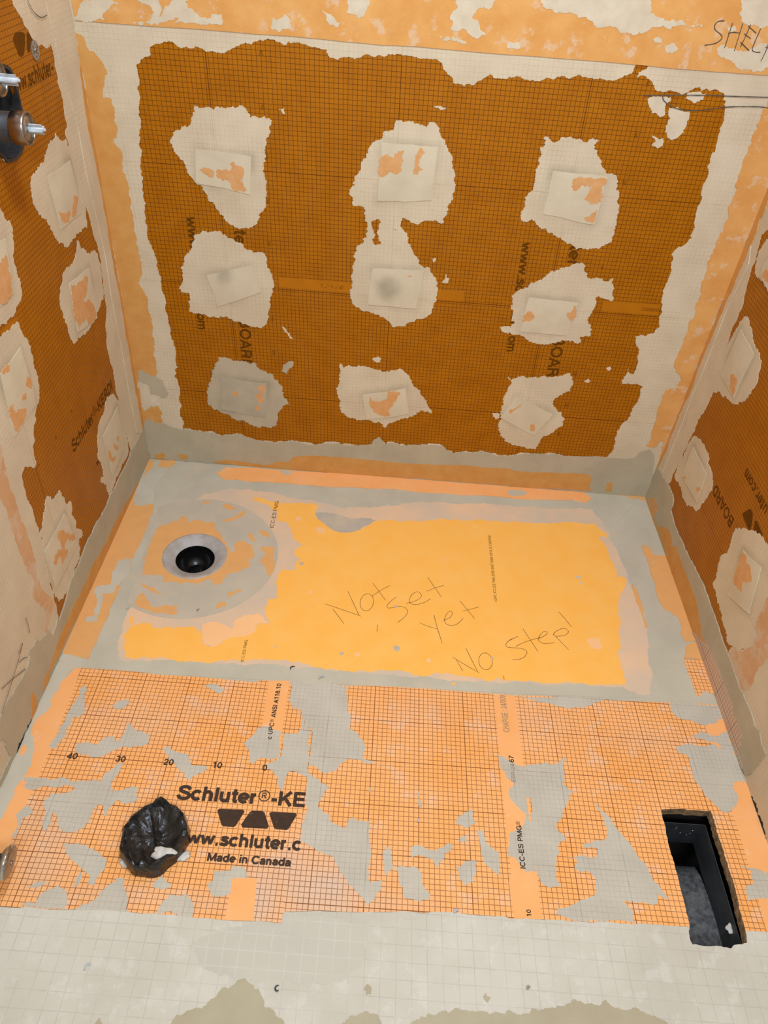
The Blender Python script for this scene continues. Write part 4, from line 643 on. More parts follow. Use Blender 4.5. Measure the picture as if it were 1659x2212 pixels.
'st_tray':[[(.5876,-.5309),(.6314,-.5458),(.6795,-.5626)],[(.6078,-.5455),(.6396,-.5906)],[(.6417,-.483),(.6571,-.5199),(.6746,-.5595)],[(.7081,-.5192),(.7067,-.5259),(.7044,-.5319),(.7014,-.537),(.6978,-.5408),(.6939,-.5431),(.6899,-.5438),(.686,-.5429),(.6824,-.5404),(.6794,-.5365),(.677,-.5313),(.6755,-.5252),(.6749,-.5185),(.6753,-.5115),(.6767,-.5048),(.6789,-.4986),(.6819,-.4934),(.6855,-.4895),(.6895,-.4871),(.6936,-.4863),(.6976,-.4873),(.7012,-.4899),(.7043,-.494),(.7066,-.4993),(.7081,-.5055),(.7086,-.5123),(.7081,-.5192)],[(.7039,-.4476),(.7378,-.5024)],[(.7494,-.4513),(.7265,-.4701),(.7034,-.494)],[(.7655,-.4905),(.7538,-.504),(.7443,-.5192),(.7455,-.529),(.7585,-.5267),(.7722,-.5211),(.7861,-.5229),(.7954,-.5324),(.7924,-.5482),(.7829,-.5618),(.7715,-.5745)],[(.7911,-.5093),(.8118,-.5004),(.8278,-.487),(.8302,-.4749),(.8197,-.4662),(.8068,-.4773),(.7997,-.4952),(.803,-.5086),(.8198,-.5102),(.8398,-.5002),(.854,-.4871)],[(.8473,-.4115),(.8647,-.4451),(.8824,-.4778)],[(.8894,-.4371),(.8646,-.4496),(.8441,-.4626)],[(.8259,-.5693),(.8473,-.5793),(.8697,-.5851)],[(.8625,-.5414),(.8687,-.5762),(.8812,-.6288)],[(.8859,-.557),(.9027,-.5452),(.9091,-.5307),(.9025,-.5246),(.893,-.5384),(.8886,-.5567),(.8961,-.5696),(.9177,-.5666),(.9362,-.5445)],[(.9306,-.4875),(.9475,-.515),(.9651,-.5433)],[(.9782,-.5031),(.9352,-.5214)],[(.9138,-.6751),(.9281,-.7068)],[(.9058,-.6689),(.9356,-.6891),(.9661,-.708)],[(.9386,-.6392),(.9496,-.6695),(.9626,-.7047)],[(1,-.6684),(1.0001,-.6744),(.9992,-.6802),(.9974,-.6857),(.9949,-.6905),(.9917,-.6942),(.9881,-.6968),(.9843,-.6981),(.9804,-.698),(.9767,-.6965),(.9734,-.6936),(.9707,-.6896),(.9688,-.6847),(.9677,-.6792),(.9676,-.6733),(.9684,-.6674),(.97,-.6618),(.9726,-.6569),(.9757,-.653),(.9794,-.6503),(.9833,-.649),(.9873,-.6491),(.991,-.6507),(.9944,-.6537),(.9971,-.6578),(.999,-.6628),(1,-.6684)],[(1.0547,-.598),(1.0432,-.609),(1.037,-.6195),(1.0399,-.6257),(1.052,-.6268),(1.0729,-.6271),(1.0838,-.6315),(1.087,-.6387),(1.079,-.6523),(1.0643,-.661),(1.0496,-.6627)],[(1.0849,-.5648),(1.1142,-.6322)],[(1.0617,-.6218),(1.0884,-.6048),(1.1273,-.5876)],[(1.0699,-.5895),(1.0541,-.6007),(1.0417,-.6092)],[(1.1209,-.5921),(1.14,-.5795),(1.1452,-.5691),(1.1354,-.5695),(1.1237,-.5845),(1.1203,-.597),(1.1289,-.606),(1.1424,-.6057),(1.1594,-.6007)],[(1.1595,-.5737),(1.1917,-.6204)],[(1.159,-.5777),(1.1673,-.5655),(1.1867,-.5536),(1.198,-.5576),(1.1976,-.5676),(1.1852,-.5772),(1.1652,-.5806)],[(1.1844,-.4998),(1.1973,-.522),(1.2095,-.5464)],[(.7222,-.5852),(.7213,-.6075)]],
'st_shelf':[[(1.3087,1.221),(1.2974,1.2194),(1.2921,1.2124),(1.2965,1.2048),(1.3101,1.1978),(1.3141,1.1914),(1.3046,1.1826),(1.2841,1.1775)],[(1.3258,1.2189),(1.3256,1.176)],[(1.346,1.2196),(1.347,1.1722)],[(1.3232,1.2009),(1.3318,1.2034),(1.347,1.2033)],[(1.362,1.2189),(1.3599,1.2002),(1.3568,1.1798)],[(1.3584,1.216),(1.3784,1.2056)],[(1.3558,1.2026),(1.3713,1.1957)],[(1.3535,1.1882),(1.3762,1.1752)],[(1.3844,1.214),(1.3816,1.1898),(1.3817,1.1775),(1.3898,1.1735),(1.4,1.1743)],[(1.4097,1.1905),(1.4098,1.1756),(1.407,1.1588)],[(1.4065,1.1835),(1.4273,1.1796)]],
'st_wall':[[(1.1894,1.0791),(1.2347,1.0832),(1.3156,1.0895),(1.381,1.0925),(1.4623,1.0967)],[(1.23,1.0823),(1.2344,1.0738),(1.2545,1.0634),(1.2829,1.0587),(1.3093,1.0602),(1.341,1.0656),(1.3723,1.0717),(1.4044,1.0751),(1.4437,1.0772),(1.4718,1.0743)]],
'st_lwall':[[(-.9565,.1721),(-.9242,.1547),(-.8717,.122)],[(-.852,.1786),(-.8897,.1617),(-.9377,.1452),(-.984,.1292)],[(-.8838,.1589),(-.8693,.1511),(-.8539,.1376)],[(-.8141,.2139),(-.8152,.1931),(-.8194,.1733)],[(-.2002,1.1822),(-.1866,1.1641),(-.1581,1.1506),(-.1277,1.1503)],[(-.8748,.1769),(-.8627,.1754),(-.8522,.1818)]],
}
P={
'p1':('b',[(.2288,.898),(.3541,.8915),(.3482,.8072),(.2233,.8233)],[(.2342,.987),(.2541,.9824),(.2883,.9866),(.3156,.9888),(.3361,.9934),(.3478,.9897),(.3553,.9718),(.3725,.9732),(.3861,.9773),(.4028,.9693),(.3968,.9405),(.387,.9106),(.3823,.8771),(.3846,.8433),(.3827,.7904),(.3708,.7678),(.3546,.7369),(.3433,.7304),(.3243,.7269),(.3022,.7326),(.2845,.7459),(.2641,.7699),(.2481,.7973),(.2353,.8173),(.2185,.8299),(.2062,.8494),(.1912,.8752),(.1762,.8971),(.1735,.9099),(.1826,.9219),(.2017,.9378),(.2235,.949),(.2303,.9652)],[[(.2727,.8548),(.2927,.8598),(.3068,.8576),(.3062,.8744),(.3153,.8784),(.3253,.8692),(.3358,.865),(.3371,.8566),(.3311,.8459),(.3338,.8288),(.3404,.8171),(.3257,.8142),(.3078,.818),(.305,.83),(.2768,.838)],[(.2353,.8552),(.2571,.8603),(.269,.8528),(.2661,.8389),(.252,.8429)]]),
'p2':('b',[(.6445,.9441),(.7725,.9439),(.7692,.83),(.6439,.8172)],[(.6738,.9906),(.6927,.989),(.7131,.989),(.7304,.9873),(.7414,.9803),(.7468,.9932),(.757,.994),(.7703,.9826),(.776,.9641),(.7899,.9492),(.8049,.9276),(.8145,.8951),(.8197,.8614),(.8172,.8332),(.8077,.8075),(.8022,.7778),(.7738,.7828),(.7486,.7752),(.7265,.7734),(.7034,.7825),(.7076,.7551),(.6538,.7488),(.622,.748),(.6229,.7666),(.6178,.7918),(.61,.802),(.5916,.8022),(.5778,.8277),(.5879,.846),(.5957,.8741),(.605,.9017),(.6207,.9357),(.6441,.9504),(.6466,.9634),(.6699,.9747)],[[(.6471,.915),(.6601,.9209),(.6729,.9137),(.6839,.9294),(.6959,.932),(.6962,.909),(.6961,.8889),(.6878,.8815),(.6664,.8832),(.653,.8702),(.6458,.8713)],[(.7299,.9412),(.7432,.9308),(.7326,.9152),(.7301,.9051),(.7435,.8944),(.7331,.8919),(.7321,.8844),(.7214,.8842),(.7194,.8942),(.7238,.9145)]]),
'p3':('b',[(1.0339,.9152),(1.1589,.9121),(1.1568,.8048),(1.0315,.8194)],[(.9995,.9818),(1.0093,.9841),(1.0202,.9739),(1.0354,.983),(1.0584,.988),(1.0836,.9837),(1.1102,.9874),(1.1212,.9851),(1.1118,.9747),(1.126,.9533),(1.151,.9256),(1.1745,.9174),(1.1835,.8979),(1.1955,.8677),(1.2044,.8294),(1.2059,.8041),(1.205,.7667),(1.1831,.7497),(1.1544,.7434),(1.1312,.7453),(1.1026,.7543),(1.0726,.7707),(1.0429,.7868),(1.0096,.8042),(.9961,.7976),(.9813,.8073),(.9835,.8433),(.9977,.8896),(.9996,.9234),(1.0007,.9433),(.9936,.9605),(1.0046,.9662)],[[(1.0825,.9016),(1.1061,.9069),(1.1345,.9075),(1.157,.91),(1.1583,.8577),(1.1414,.8528),(1.1175,.8613),(1.1224,.8705),(1.1256,.8863),(1.1064,.8916),(1.0917,.8784),(1.0822,.8879)],[(1.1279,.8195),(1.1414,.8242),(1.1522,.8394),(1.1559,.8182),(1.1528,.8088)]]),
'p4':('b',[(.227,.6013),(.3425,.6363),(.3627,.5674),(.2487,.5181)],[(.2709,.7148),(.2853,.705),(.3036,.6951),(.3257,.6834),(.3405,.6749),(.3556,.6704),(.3763,.6662),(.3794,.6467),(.3883,.6233),(.3973,.5954),(.3903,.5613),(.3854,.5309),(.3824,.5),(.3756,.4816),(.3628,.467),(.3422,.4674),(.3223,.4746),(.3062,.4799),(.2821,.4867),(.2579,.4912),(.221,.488),(.1888,.4918),(.1751,.4972),(.1785,.5493),(.1567,.5503),(.1565,.5663),(.1668,.588),(.166,.6165),(.1813,.6497),(.1992,.6747),(.2096,.7025),(.2403,.7088),(.2596,.7142)],[]),
'p5':('b',[(.6433,.6552),(.77,.66),(.7596,.5572),(.6362,.558)],[(.6219,.7499),(.6537,.7506),(.7074,.757),(.7242,.7377),(.7364,.7081),(.7413,.6971),(.755,.6747),(.7694,.666),(.7847,.6673),(.7949,.646),(.8054,.6224),(.809,.6019),(.8038,.5675),(.8018,.5501),(.7854,.5333),(.7583,.5199),(.7311,.5051),(.7027,.5016),(.6893,.5182),(.6683,.5274),(.6435,.5361),(.6232,.5387),(.6024,.552),(.5905,.5702),(.5923,.6039),(.5945,.645),(.5967,.6849),(.5997,.7043),(.6179,.7193)],[[(.729,.6424),(.7384,.646),(.7417,.6435),(.7331,.6399)]]),
'p6':('b',[(1.0397,.6127),(1.1665,.6086),(1.1579,.5175),(1.0341,.5177)],[(.9951,.6118),(1.0099,.6276),(1.0342,.6442),(1.0514,.6559),(1.071,.6737),(1.0912,.6875),(1.1197,.6979),(1.1362,.7091),(1.1509,.7116),(1.1602,.7053),(1.1593,.6933),(1.1708,.6783),(1.1985,.6766),(1.2234,.6707),(1.2345,.6797),(1.246,.6522),(1.2512,.6236),(1.232,.624),(1.2149,.6288),(1.2058,.6259),(1.2117,.6032),(1.2053,.5812),(1.2048,.5594),(1.2152,.5427),(1.2188,.5206),(1.1952,.5163),(1.201,.5009),(1.192,.4955),(1.1651,.5045),(1.1424,.4957),(1.1192,.4881),(1.0906,.4864),(1.0598,.4951),(1.0325,.5085),(1.0075,.5108),(1.0125,.5135),(.9879,.5136),(.9856,.5267),(1.0105,.5245),(1.0083,.5288),(1.0187,.5385),(1.0075,.5551),(1.0008,.5805)],[[(1.0408,.5711),(1.0557,.5767),(1.0638,.5666),(1.0534,.5482),(1.038,.5438),(1.0381,.5534)],[(1.1565,.6005),(1.1643,.6012),(1.1649,.5906),(1.1661,.5691),(1.1602,.5511),(1.1483,.5675),(1.1433,.5801),(1.1546,.5832)]]),
'p7':('b',[(.2419,.3064),(.3684,.2994),(.3608,.1847),(.2327,.2022)],[(.2404,.3699),(.2615,.3694),(.2823,.3616),(.3078,.3616),(.3333,.3615),(.3394,.3547),(.3374,.3618),(.3453,.348),(.362,.3372),(.3875,.3272),(.4041,.2987),(.4143,.269),(.4249,.244),(.4283,.2339),(.4113,.2296),(.402,.2102),(.3968,.1827),(.3917,.1603),(.3731,.1486),(.3458,.1477),(.3276,.1487),(.3145,.1558),(.2879,.1669),(.2613,.1753),(.2353,.1891),(.2135,.1978),(.1991,.2124),(.1997,.2439),(.2068,.2754),(.2133,.3012),(.2249,.337)],[[(.3427,.288),(.3648,.2951),(.3649,.2747),(.3506,.2683)],[(.3328,.2614),(.355,.2687),(.3607,.2433),(.3402,.2309)],[(.3311,.2247),(.3487,.2211),(.3391,.2042)],[(.2721,.2712),(.2891,.2625),(.2839,.2491),(.2713,.2583)]]),
'p8':('b',[(.6349,.287),(.7549,.32),(.7713,.237),(.6511,.2057)],[(.5694,.3805),(.5805,.367),(.5929,.3778),(.6271,.3761),(.6616,.3695),(.6918,.3659),(.717,.3721),(.7334,.3795),(.7518,.3655),(.7663,.3471),(.7816,.3235),(.7966,.3046),(.8117,.2854),(.8227,.2656),(.8363,.2431),(.8065,.2509),(.782,.2273),(.7603,.2199),(.7259,.2004),(.713,.191),(.7046,.1819),(.6898,.1997),(.6536,.2016),(.6221,.2014),(.5949,.2069),(.5787,.2215),(.5733,.2527),(.5681,.2782),(.5688,.329)],[[(.6557,.2838),(.6676,.2694),(.6853,.2684),(.7065,.2808),(.7048,.3037),(.7395,.3069),(.7423,.2995),(.725,.2695),(.7136,.2448),(.7194,.2267),(.6882,.2238),(.6696,.2354),(.6573,.2553)]]),
'p9':('b',[(1.0631,.3243),(1.1773,.2727),(1.1396,.1959),(1.0301,.2481)],[(1.0327,.3717),(1.0558,.3861),(1.0862,.384),(1.1156,.3867),(1.145,.3894),(1.1691,.3965),(1.1919,.4083),(1.2033,.3874),(1.2072,.3529),(1.1873,.3359),(1.1703,.3241),(1.1705,.3035),(1.1859,.284),(1.2108,.2625),(1.2118,.2385),(1.1924,.2148),(1.1692,.196),(1.1571,.1669),(1.1504,.1435),(1.1288,.1471),(1.0955,.1524),(1.0703,.1641),(1.069,.1555),(1.0411,.1837),(1.0301,.2157),(1.0352,.2432),(1.0306,.2694),(1.0303,.3212),(1.0411,.3576),(1.0325,.3815)],[[(1.117,.2294),(1.1314,.2362),(1.1369,.2204),(1.1257,.2084)],[(1.0737,.2918),(1.0835,.2979),(1.0674,.2781),(1.0518,.2661),(1.0504,.2739)]]),
'l1':('l',[(-.2714,.9025),(-.1528,.8988),(-.1435,.7878),(-.2642,.7954)],[(-.1903,.961),(-.1816,.9471),(-.1651,.9384),(-.1451,.9346),(-.1411,.9184),(-.1246,.867),(-.1152,.7983),(-.1232,.7669),(-.1281,.7495),(-.1508,.7545),(-.2005,.7545),(-.221,.7523),(-.2554,.7574),(-.2821,.773),(-.2992,.8022),(-.3156,.8302),(-.3442,.8616),(-.3543,.8885),(-.3458,.9142),(-.3119,.9263),(-.2714,.9286),(-.2523,.9403),(-.2329,.9521),(-.2071,.9539)],[[(-.1726,.8341),(-.1502,.8234),(-.1623,.8111),(-.1856,.796),(-.2028,.7989)],[(-.2597,.832),(-.2358,.8204),(-.2057,.8098),(-.2229,.7964),(-.2395,.7992),(-.2547,.8112)]]),
'l2':('l',[(-.2814,.6873),(-.1629,.6712),(-.1734,.5516),(-.2932,.5768)],[(-.1958,.7458),(-.1799,.7221),(-.1447,.6935),(-.1134,.6917),(-.0961,.6735),(-.0927,.6496),(-.094,.627),(-.1035,.5999),(-.1031,.5798),(-.1195,.5715),(-.1698,.5638),(-.1936,.5517),(-.2379,.5508),(-.2753,.5588),(-.3223,.5647),(-.3321,.5891),(-.3367,.6212),(-.343,.6569),(-.3301,.6858),(-.3031,.7082),(-.2698,.7177),(-.2329,.716),(-.2185,.724)],[[(-.2761,.6803),(-.2518,.6674),(-.2002,.6698),(-.1812,.6578),(-.205,.6349),(-.2373,.6239),(-.2029,.6112),(-.1776,.5796),(-.1804,.5591),(-.2332,.5681),(-.2384,.5863),(-.2848,.5774),(-.2907,.6014),(-.2923,.6319),(-.2846,.661)]]),
'l3':('l',[(-.6088,.8762),(-.4938,.8663),(-.518,.7749),(-.6351,.7775)],[(-.4801,.9147),(-.4754,.8968),(-.4594,.8855),(-.4614,.861),(-.4732,.837),(-.4802,.8313),(-.481,.8081),(-.4792,.7772),(-.4811,.7626),(-.4973,.7484),(-.5228,.7421),(-.5514,.7408),(-.5891,.7447),(-.6785,.7506),(-.7126,.8251),(-.6513,.9015),(-.5771,.9485)],[[(-.5511,.8437),(-.5254,.8442),(-.5096,.8433),(-.5191,.7787),(-.5433,.775),(-.5687,.7767),(-.6021,.7842)]]),
'l4':('l',[(-.1614,.2932),(-.1715,.1661),(-.2789,.1537),(-.2841,.2854)],[(-.2111,.3509),(-.1672,.3372),(-.1414,.2987),(-.1323,.2448),(-.1341,.2018),(-.1411,.134),(-.1836,.1304),(-.2273,.1289),(-.2718,.1236),(-.3183,.1186),(-.3216,.1537),(-.3469,.1875),(-.344,.1981),(-.3236,.1843),(-.3222,.2091),(-.3273,.2384),(-.3312,.2637),(-.3165,.2894),(-.3008,.3118),(-.2774,.3264),(-.2497,.3266),(-.229,.3413)],[[(-.2099,.2297),(-.1962,.2237),(-.2008,.2153),(-.2116,.2206)],[(-.2381,.2271),(-.2085,.2014),(-.2127,.1875),(-.2324,.2074),(-.2398,.2181)],[(-.2764,.2401),(-.2645,.221),(-.2613,.2032),(-.2368,.1872),(-.2514,.1851),(-.271,.1976),(-.2766,.2225)]]),
'l5':('l',[(-.636,.6768),(-.5443,.6795),(-.5492,.5533),(-.6551,.5499)],[(-.5306,.724),(-.5223,.6971),(-.5108,.6677),(-.5075,.6421),(-.5145,.6183),(-.5128,.5888),(-.52,.5641),(-.5344,.5474),(-.554,.5417),(-.57,.5225),(-.6082,.5116),(-.6625,.5326),(-.6912,.5645),(-.6972,.6372),(-.6752,.7002),(-.6289,.7231),(-.5995,.7287)],[[(-.6311,.6087),(-.6324,.5955),(-.6271,.5866),(-.6109,.583),(-.5879,.5714),(-.5961,.5584),(-.6184,.5533),(-.6387,.5508),(-.6463,.5562),(-.6469,.5839),(-.6494,.605)],[(-.6329,.6765),(-.6001,.6751),(-.6062,.6656),(-.6252,.6677)],[(-.5576,.623),(-.5415,.6062),(-.5511,.5909),(-.5698,.6096)],[(-.5899,.6013),(-.5734,.5978),(-.5848,.5856),(-.5954,.5925)]]),
'l6':('l',[(-.5586,.2706),(-.54,.1587),(-.6795,.1584),(-.6783,.2673)],[(-.6031,.3596),(-.5907,.3356),(-.5691,.333),(-.5475,.3297),(-.5401,.3016),(-.5344,.2779),(-.5157,.2666),(-.5163,.2526),(-.5263,.2444),(-.5196,.2161),(-.5233,.1917),(-.5015,.1638),(-.501,.1503),(-.5255,.1604),(-.533,.1335),(-.5446,.1183),(-.5673,.1169),(-.5884,.1142),(-.6229,.1083),(-.6466,.1022),(-.6826,.1158),(-.6911,.141),(-.6893,.1746),(-.6966,.1924),(-.6857,.2393),(-.6707,.3033),(-.6645,.3132),(-.6433,.33),(-.626,.3438),(-.6125,.3587)],[[(-.6047,.2623),(-.5815,.2407),(-.5789,.2285),(-.5485,.2026),(-.5435,.18),(-.5591,.1847),(-.5726,.2052),(-.5924,.2142),(-.6031,.2046),(-.5915,.1906),(-.6023,.181),(-.6313,.1822),(-.634,.21),(-.6522,.2035),(-.6629,.2168),(-.6526,.2261),(-.6285,.2269),(-.6106,.2168),(-.6195,.2498)]]),
'r1':('r',[(.1426,.6424),(.247,.6327),(.2438,.5147),(.1433,.514)],[(.1328,.6695),(.1609,.6738),(.1792,.6674),(.2089,.6515),(.2451,.6475),(.2742,.6403),(.2938,.6279),(.3066,.5955),(.3021,.5639),(.2917,.5362),(.2677,.5141),(.2337,.4985),(.1901,.4839),(.1492,.4807),(.1189,.4893),(.1188,.5163),(.1111,.5384),(.1128,.5785),(.1144,.6173),(.122,.65)],[[(.1924,.5427),(.205,.5567),(.2313,.5492),(.2361,.5308),(.2364,.5179),(.2066,.521)]]),
'r2':('r',[(.1535,.3066),(.2772,.3094),(.2873,.2253),(.1657,.2109)],[(.1325,.3252),(.1763,.3439),(.2014,.347),(.2375,.3461),(.2559,.3424),(.26,.3278),(.2979,.3247),(.317,.3146),(.3293,.2992),(.3218,.2721),(.3176,.2473),(.3045,.2115),(.2784,.2025),(.2527,.1801),(.2126,.1738),(.1824,.188),(.1416,.1773),(.1187,.1817),(.1154,.2045),(.1188,.2349),(.1227,.2706),(.1219,.2966)],[[(.2624,.2541),(.2733,.2658),(.2849,.2622),(.2756,.2464),(.2653,.2459)],[(.1701,.2171),(.1877,.2285),(.1946,.2231),(.181,.2148)]]),
'r3':('r',[(.5538,.3132),(.6357,.3424),(.6785,.2398),(.5835,.1939)],[(.4892,.3205),(.5108,.3354),(.5379,.3582),(.5679,.3766),(.5897,.3877),(.6128,.3887),(.6372,.3961),(.6999,.3852),(.7416,.3107),(.723,.2512),(.739,.2293),(.7301,.1861),(.7161,.1627),(.6893,.1397),(.6777,.1306),(.6632,.1236),(.6365,.136),(.5911,.144),(.5413,.1545),(.5086,.1606),(.5124,.1782),(.4917,.2054),(.4909,.2363),(.5072,.2525),(.4982,.2794)],[[(.5597,.3128),(.5712,.3167),(.5872,.3078),(.6071,.3131),(.633,.3),(.6347,.2943),(.6101,.2706),(.6239,.2544),(.6219,.247),(.5836,.2371),(.5708,.2525),(.567,.2745),(.5593,.2948)]]),
'r0':('r',[(.1248,.7931),(.1523,.8364),(.2246,.758),(.1355,.7684)],[(.0787,.7884),(.0892,.7705),(.1073,.7597),(.1398,.763),(.181,.7614),(.2502,.7522),(.2626,.804),(.1568,.8957),(.0848,.8271)],[[(.1367,.7708),(.1428,.7863),(.1661,.7999),(.191,.7786),(.1625,.7695)]]),
}
TX=[
('b','www.schluter.com',(.1913,.7438),(.1918,.4463),'ink_wall',0.12,0.02,1.0),
('b','Schluter®-KERDI-BOARD',(.3054,.8299),(.3008,.3411),'ink_wall',0.12,0.02,1.0),
('b','www.schluter.com',(.9963,.7492),(1.0109,.4538),'ink_wall',0.12,0.02,1.0),
('b','Schluter®-KERDI-BOARD',(1.106,.8642),(1.1339,.3575),'ink_wall',0.12,0.02,1.0),
('b','40',(.3808,.9999),(.3797,.9882),'ink_wall',0.12,0,1.0),
('b','30',(.3839,.9005),(.3827,.8872),'ink_wall',0.12,0,1.0),
('b','20',(.3838,.802),(.3827,.7897),'ink_wall',0.12,0,1.0),
('b','10',(.3841,.7023),(.3828,.6892),'ink_wall',0.12,0,1.0),
('b','10',(.3845,.5024),(.3832,.489),'ink_wall',0.12,0,1.0),
('b','20',(.3864,.4045),(.3851,.3901),'ink_wall',0.12,0,1.0),
('b','50',(.3816,1.1005),(.3805,1.0892),'ink_wall',0.12,0,1.0),
('b','50',(1.1886,1.1059),(1.1905,1.0953),'ink_wall',0.12,0,1.0),
('b','40',(1.1924,1.0071),(1.1941,.9956),'ink_wall',0.12,0,1.0),
('b','30',(1.1946,.909),(1.1965,.8962),'ink_wall',0.12,0,1.0),
('b','10',(1.1973,.7104),(1.1989,.6987),'ink_wall',0.12,0,1.0),
('b','10',(1.2001,.5099),(1.2015,.4973),'ink_wall',0.12,0,1.0),
('b','20',(1.2018,.4117),(1.2033,.3982),'ink_wall',0.12,0,1.0),
('b','30',(1.2025,.3116),(1.2041,.2973),'ink_wall',0.12,0,1.0),
('b','40',(1.2027,.213),(1.204,.1994),'ink_wall',0.12,0,1.0),
('b','3122504035806',(.5097,.5926),(.5761,.5934),'ink_wall',0.12,0,1.5),
('b','31225040358',(1.3281,.6015),(1.3781,.6016),'ink_wall',0.12,0,1.5),
('l','www.schluter-',(-.3391,1.0577),(-.1387,1.0549),'ink_wall',0.12,0.025,1.25),
('l','Schluter®-KERDI',(-.4461,.3538),(-.1623,.346),'ink_wall',0.12,0.025,1.2),
('l','www.',(-.3485,.2385),(-.2826,.2346),'ink_wall',0.12,0.02,1.0),
('l','3',(-.5074,.4351),(-.5003,.4352),'ink_wall',0.12,0,1.0),
('l','9',(-.4101,.438),(-.4039,.4381),'ink_wall',0.12,0,1.0),
('l','3',(-.6044,.4363),(-.5982,.4367),'ink_wall',0.12,0,1.0),
('r','BOARD',(.4695,.3273),(.3285,.3241),'ink_wall',0.12,0.02,1.0),
('r','uter.com',(.5593,.4426),(.4185,.4428),'ink_wall',0.12,0.02,1.0),
('f','40',(.1043,-.9967),(.1258,-.9965),'ink_floor',1.35,0.02,1.0),
('f','30',(.2025,-.9953),(.2232,-.9952),'ink_floor',1.35,0.02,1.0),
('f','20',(.3004,-.995),(.3211,-.9949),'ink_floor',1.35,0.02,1.0),
('f','10',(.3994,-.9941),(.4202,-.9941),'ink_floor',1.35,0.02,1.0),
('f','0',(.5019,-.9925),(.5123,-.9924),'ink_floor',1.35,0.02,1.0),
('f','Schluter®-KE',(.3443,-1.066),(.5998,-1.0638),'ink_floor',1.35,0.032,1.0),
('f','www.schluter.c',(.357,-1.1512),(.6022,-1.1499),'ink_floor',1.35,0.032,1.0),
('f','Made in Canada',(.4289,-1.1801),(.5858,-1.1801),'ink_floor',1.35,0.032,1.0),
('f','c UPC® ANSI A118.10',(.5109,-.9202),(.5121,-.7781),'ink_floor',1.35,0.02,1.0),
('f','CHARGE : 24/009',(1.0247,-.8622),(1.0237,-.7654),'ink_grey',1.35,-0.005,1.6),
('f','ESR-24',(1.027,-.9799),(1.0278,-.9371),'ink_grey',1.35,0.005,1.0),
('f','67',(1.0277,-.9346),(1.0278,-.918),'ink_floor',1.35,0.02,1.0),
('f','ICC-ES PMG®',(1.0289,-1.1556),(1.0289,-1.0617),'ink_floor',1.35,0.02,1.0),
('f','10',(1.0304,-1.2406),(1.0304,-1.2276),'ink_floor',1.35,0.02,1.0),
('f','ICC-ES PMG',(.4173,-.7275),(.4157,-.6623),'ink_tray',1.75,0,0.9),
('f','ICC-ES PMG',(.4186,-.2686),(.4168,-.1531),'ink_tray',1.75,0,0.8),
('f','cUPC ICC-ES PMG ESR-2467 ANSI A118.10 CHARGE',(1.0269,-.4807),(1.0277,-.2303),'ink_tray',1.75,0,1.1),
('f','cUPC',(1.0256,-.723),(1.0254,-.7109),'ink_tray',1.75,0,1.0),
]
MM = 0.001
DRAIN = (0.2293, -0.3975)
def circle(c, r, n=48, a0=0.0):
    return [(c[0] + r * math.cos(a0 + 2 * math.pi * i / n), c[1] + r * math.sin(a0 + 2 * math.pi * i / n)) for i in range(n)]
DRAIN_HOLE = circle(DRAIN, 0.0815)
VENT = rough(D['vent'], 0.05, 0.004, 0.001)
FS = 2.6      # room depth built

# ------------------------------------------------------------------ setting
floor = struct(film('floor', 'f', [(0, 0), (W, 0), (W, -FS), (0, -FS)], 'floor_grey', 0.0, k=0, holes=[DRAIN_HOLE, VENT], base=-0.001))
wall_back = struct(film('wall_back', 'b', [(0, 0), (W, 0), (W, 2.4), (0, 2.4)], 'board_b', 0.0, k=0, base=-0.012))
wall_left = struct(film('wall_left', 'l', [(0, 0), (-FS, 0), (-FS, 2.4), (0, 2.4)], 'board_l', 0.0, k=0, holes=[D['valvehole']], base=-0.012))
wall_right = struct(film('wall_right', 'r', [(0, 0), (FS, 0), (FS, 2.4), (0, 2.4)], 'board_r', 0.0, k=0, base=-0.012))

# back wall skim coat around the open board
film('mortar_skim', 'b', [(0.0005, 0.0005), (W - .0005, 0.0005), (W - .0005, 1.6), (.0005, 1.6)], 'mortar_b', 0.6 * MM, wall_back, k=0, holes=[rough(D['bk_open'], 0.13, 0.003, 0.004)])
film('grey_skim', 'b', D['bk_grey'], 'grey_b', 2.7 * MM, wall_back, k=0.07)
for i in range(14): film('mortar_smear', 'b', D['bw%d' % i], 'mortar_thin', 0.8 * MM, wall_back, k=0.16, seg=0.002)
film('mortar_smear', 'b', D['bw_grey'], 'grey_b', 0.8 * MM, wall_back, k=0.1, seg=0.003)
film('mortar_smear', 'b', D['bk_greyblot'], 'grey_b', 3.2 * MM, wall_back, k=0.08)
for i in range(3): film('printed_bar', 'b', D['bars%d' % i], 'bar', 0.06 * MM, wall_back, k=0)

# left and right wall skims
film('mortar_skim', 'l', D['lf_strip'], 'mortar_l', 0.6 * MM, wall_left, k=0.10)
film('mortar_skim', 'l', D['lf_seam'], 'mortar_l', 0.7 * MM, wall_left, k=0.10)
film('grey_skim', 'l', D['lf_grey'], 'grey_l', 2.9 * MM, wall_left, k=0.06)
film('printed_bar', 'l', D['lf_bar'], 'bar', 0.06 * MM, wall_left, k=0)
film('mortar_skim', 'r', D['rt_strip'], 'mortar_r', 0.6 * MM, wall_right, k=0.10)
film('mortar_skim', 'r', D['rt_low'], 'mortar_r', 0.6 * MM, wall_right, k=0.08)
film('grey_skim', 'r', D['rt_grey'], 'grey_r', 2.9 * MM, wall_right, k=0.05)
# upper walls above the picture: primed board
film('primed_board', 'l', [(0, 1.5), (-FS, 1.5), (-FS, 2.4), (0, 2.4)], 'drywall', 0.5 * MM, wall_left, k=0)
film('primed_board', 'r', [(0, 1.5), (FS, 1.5), (FS, 2.4), (0, 2.4)], 'drywall', 0.5 * MM, wall_right, k=0)

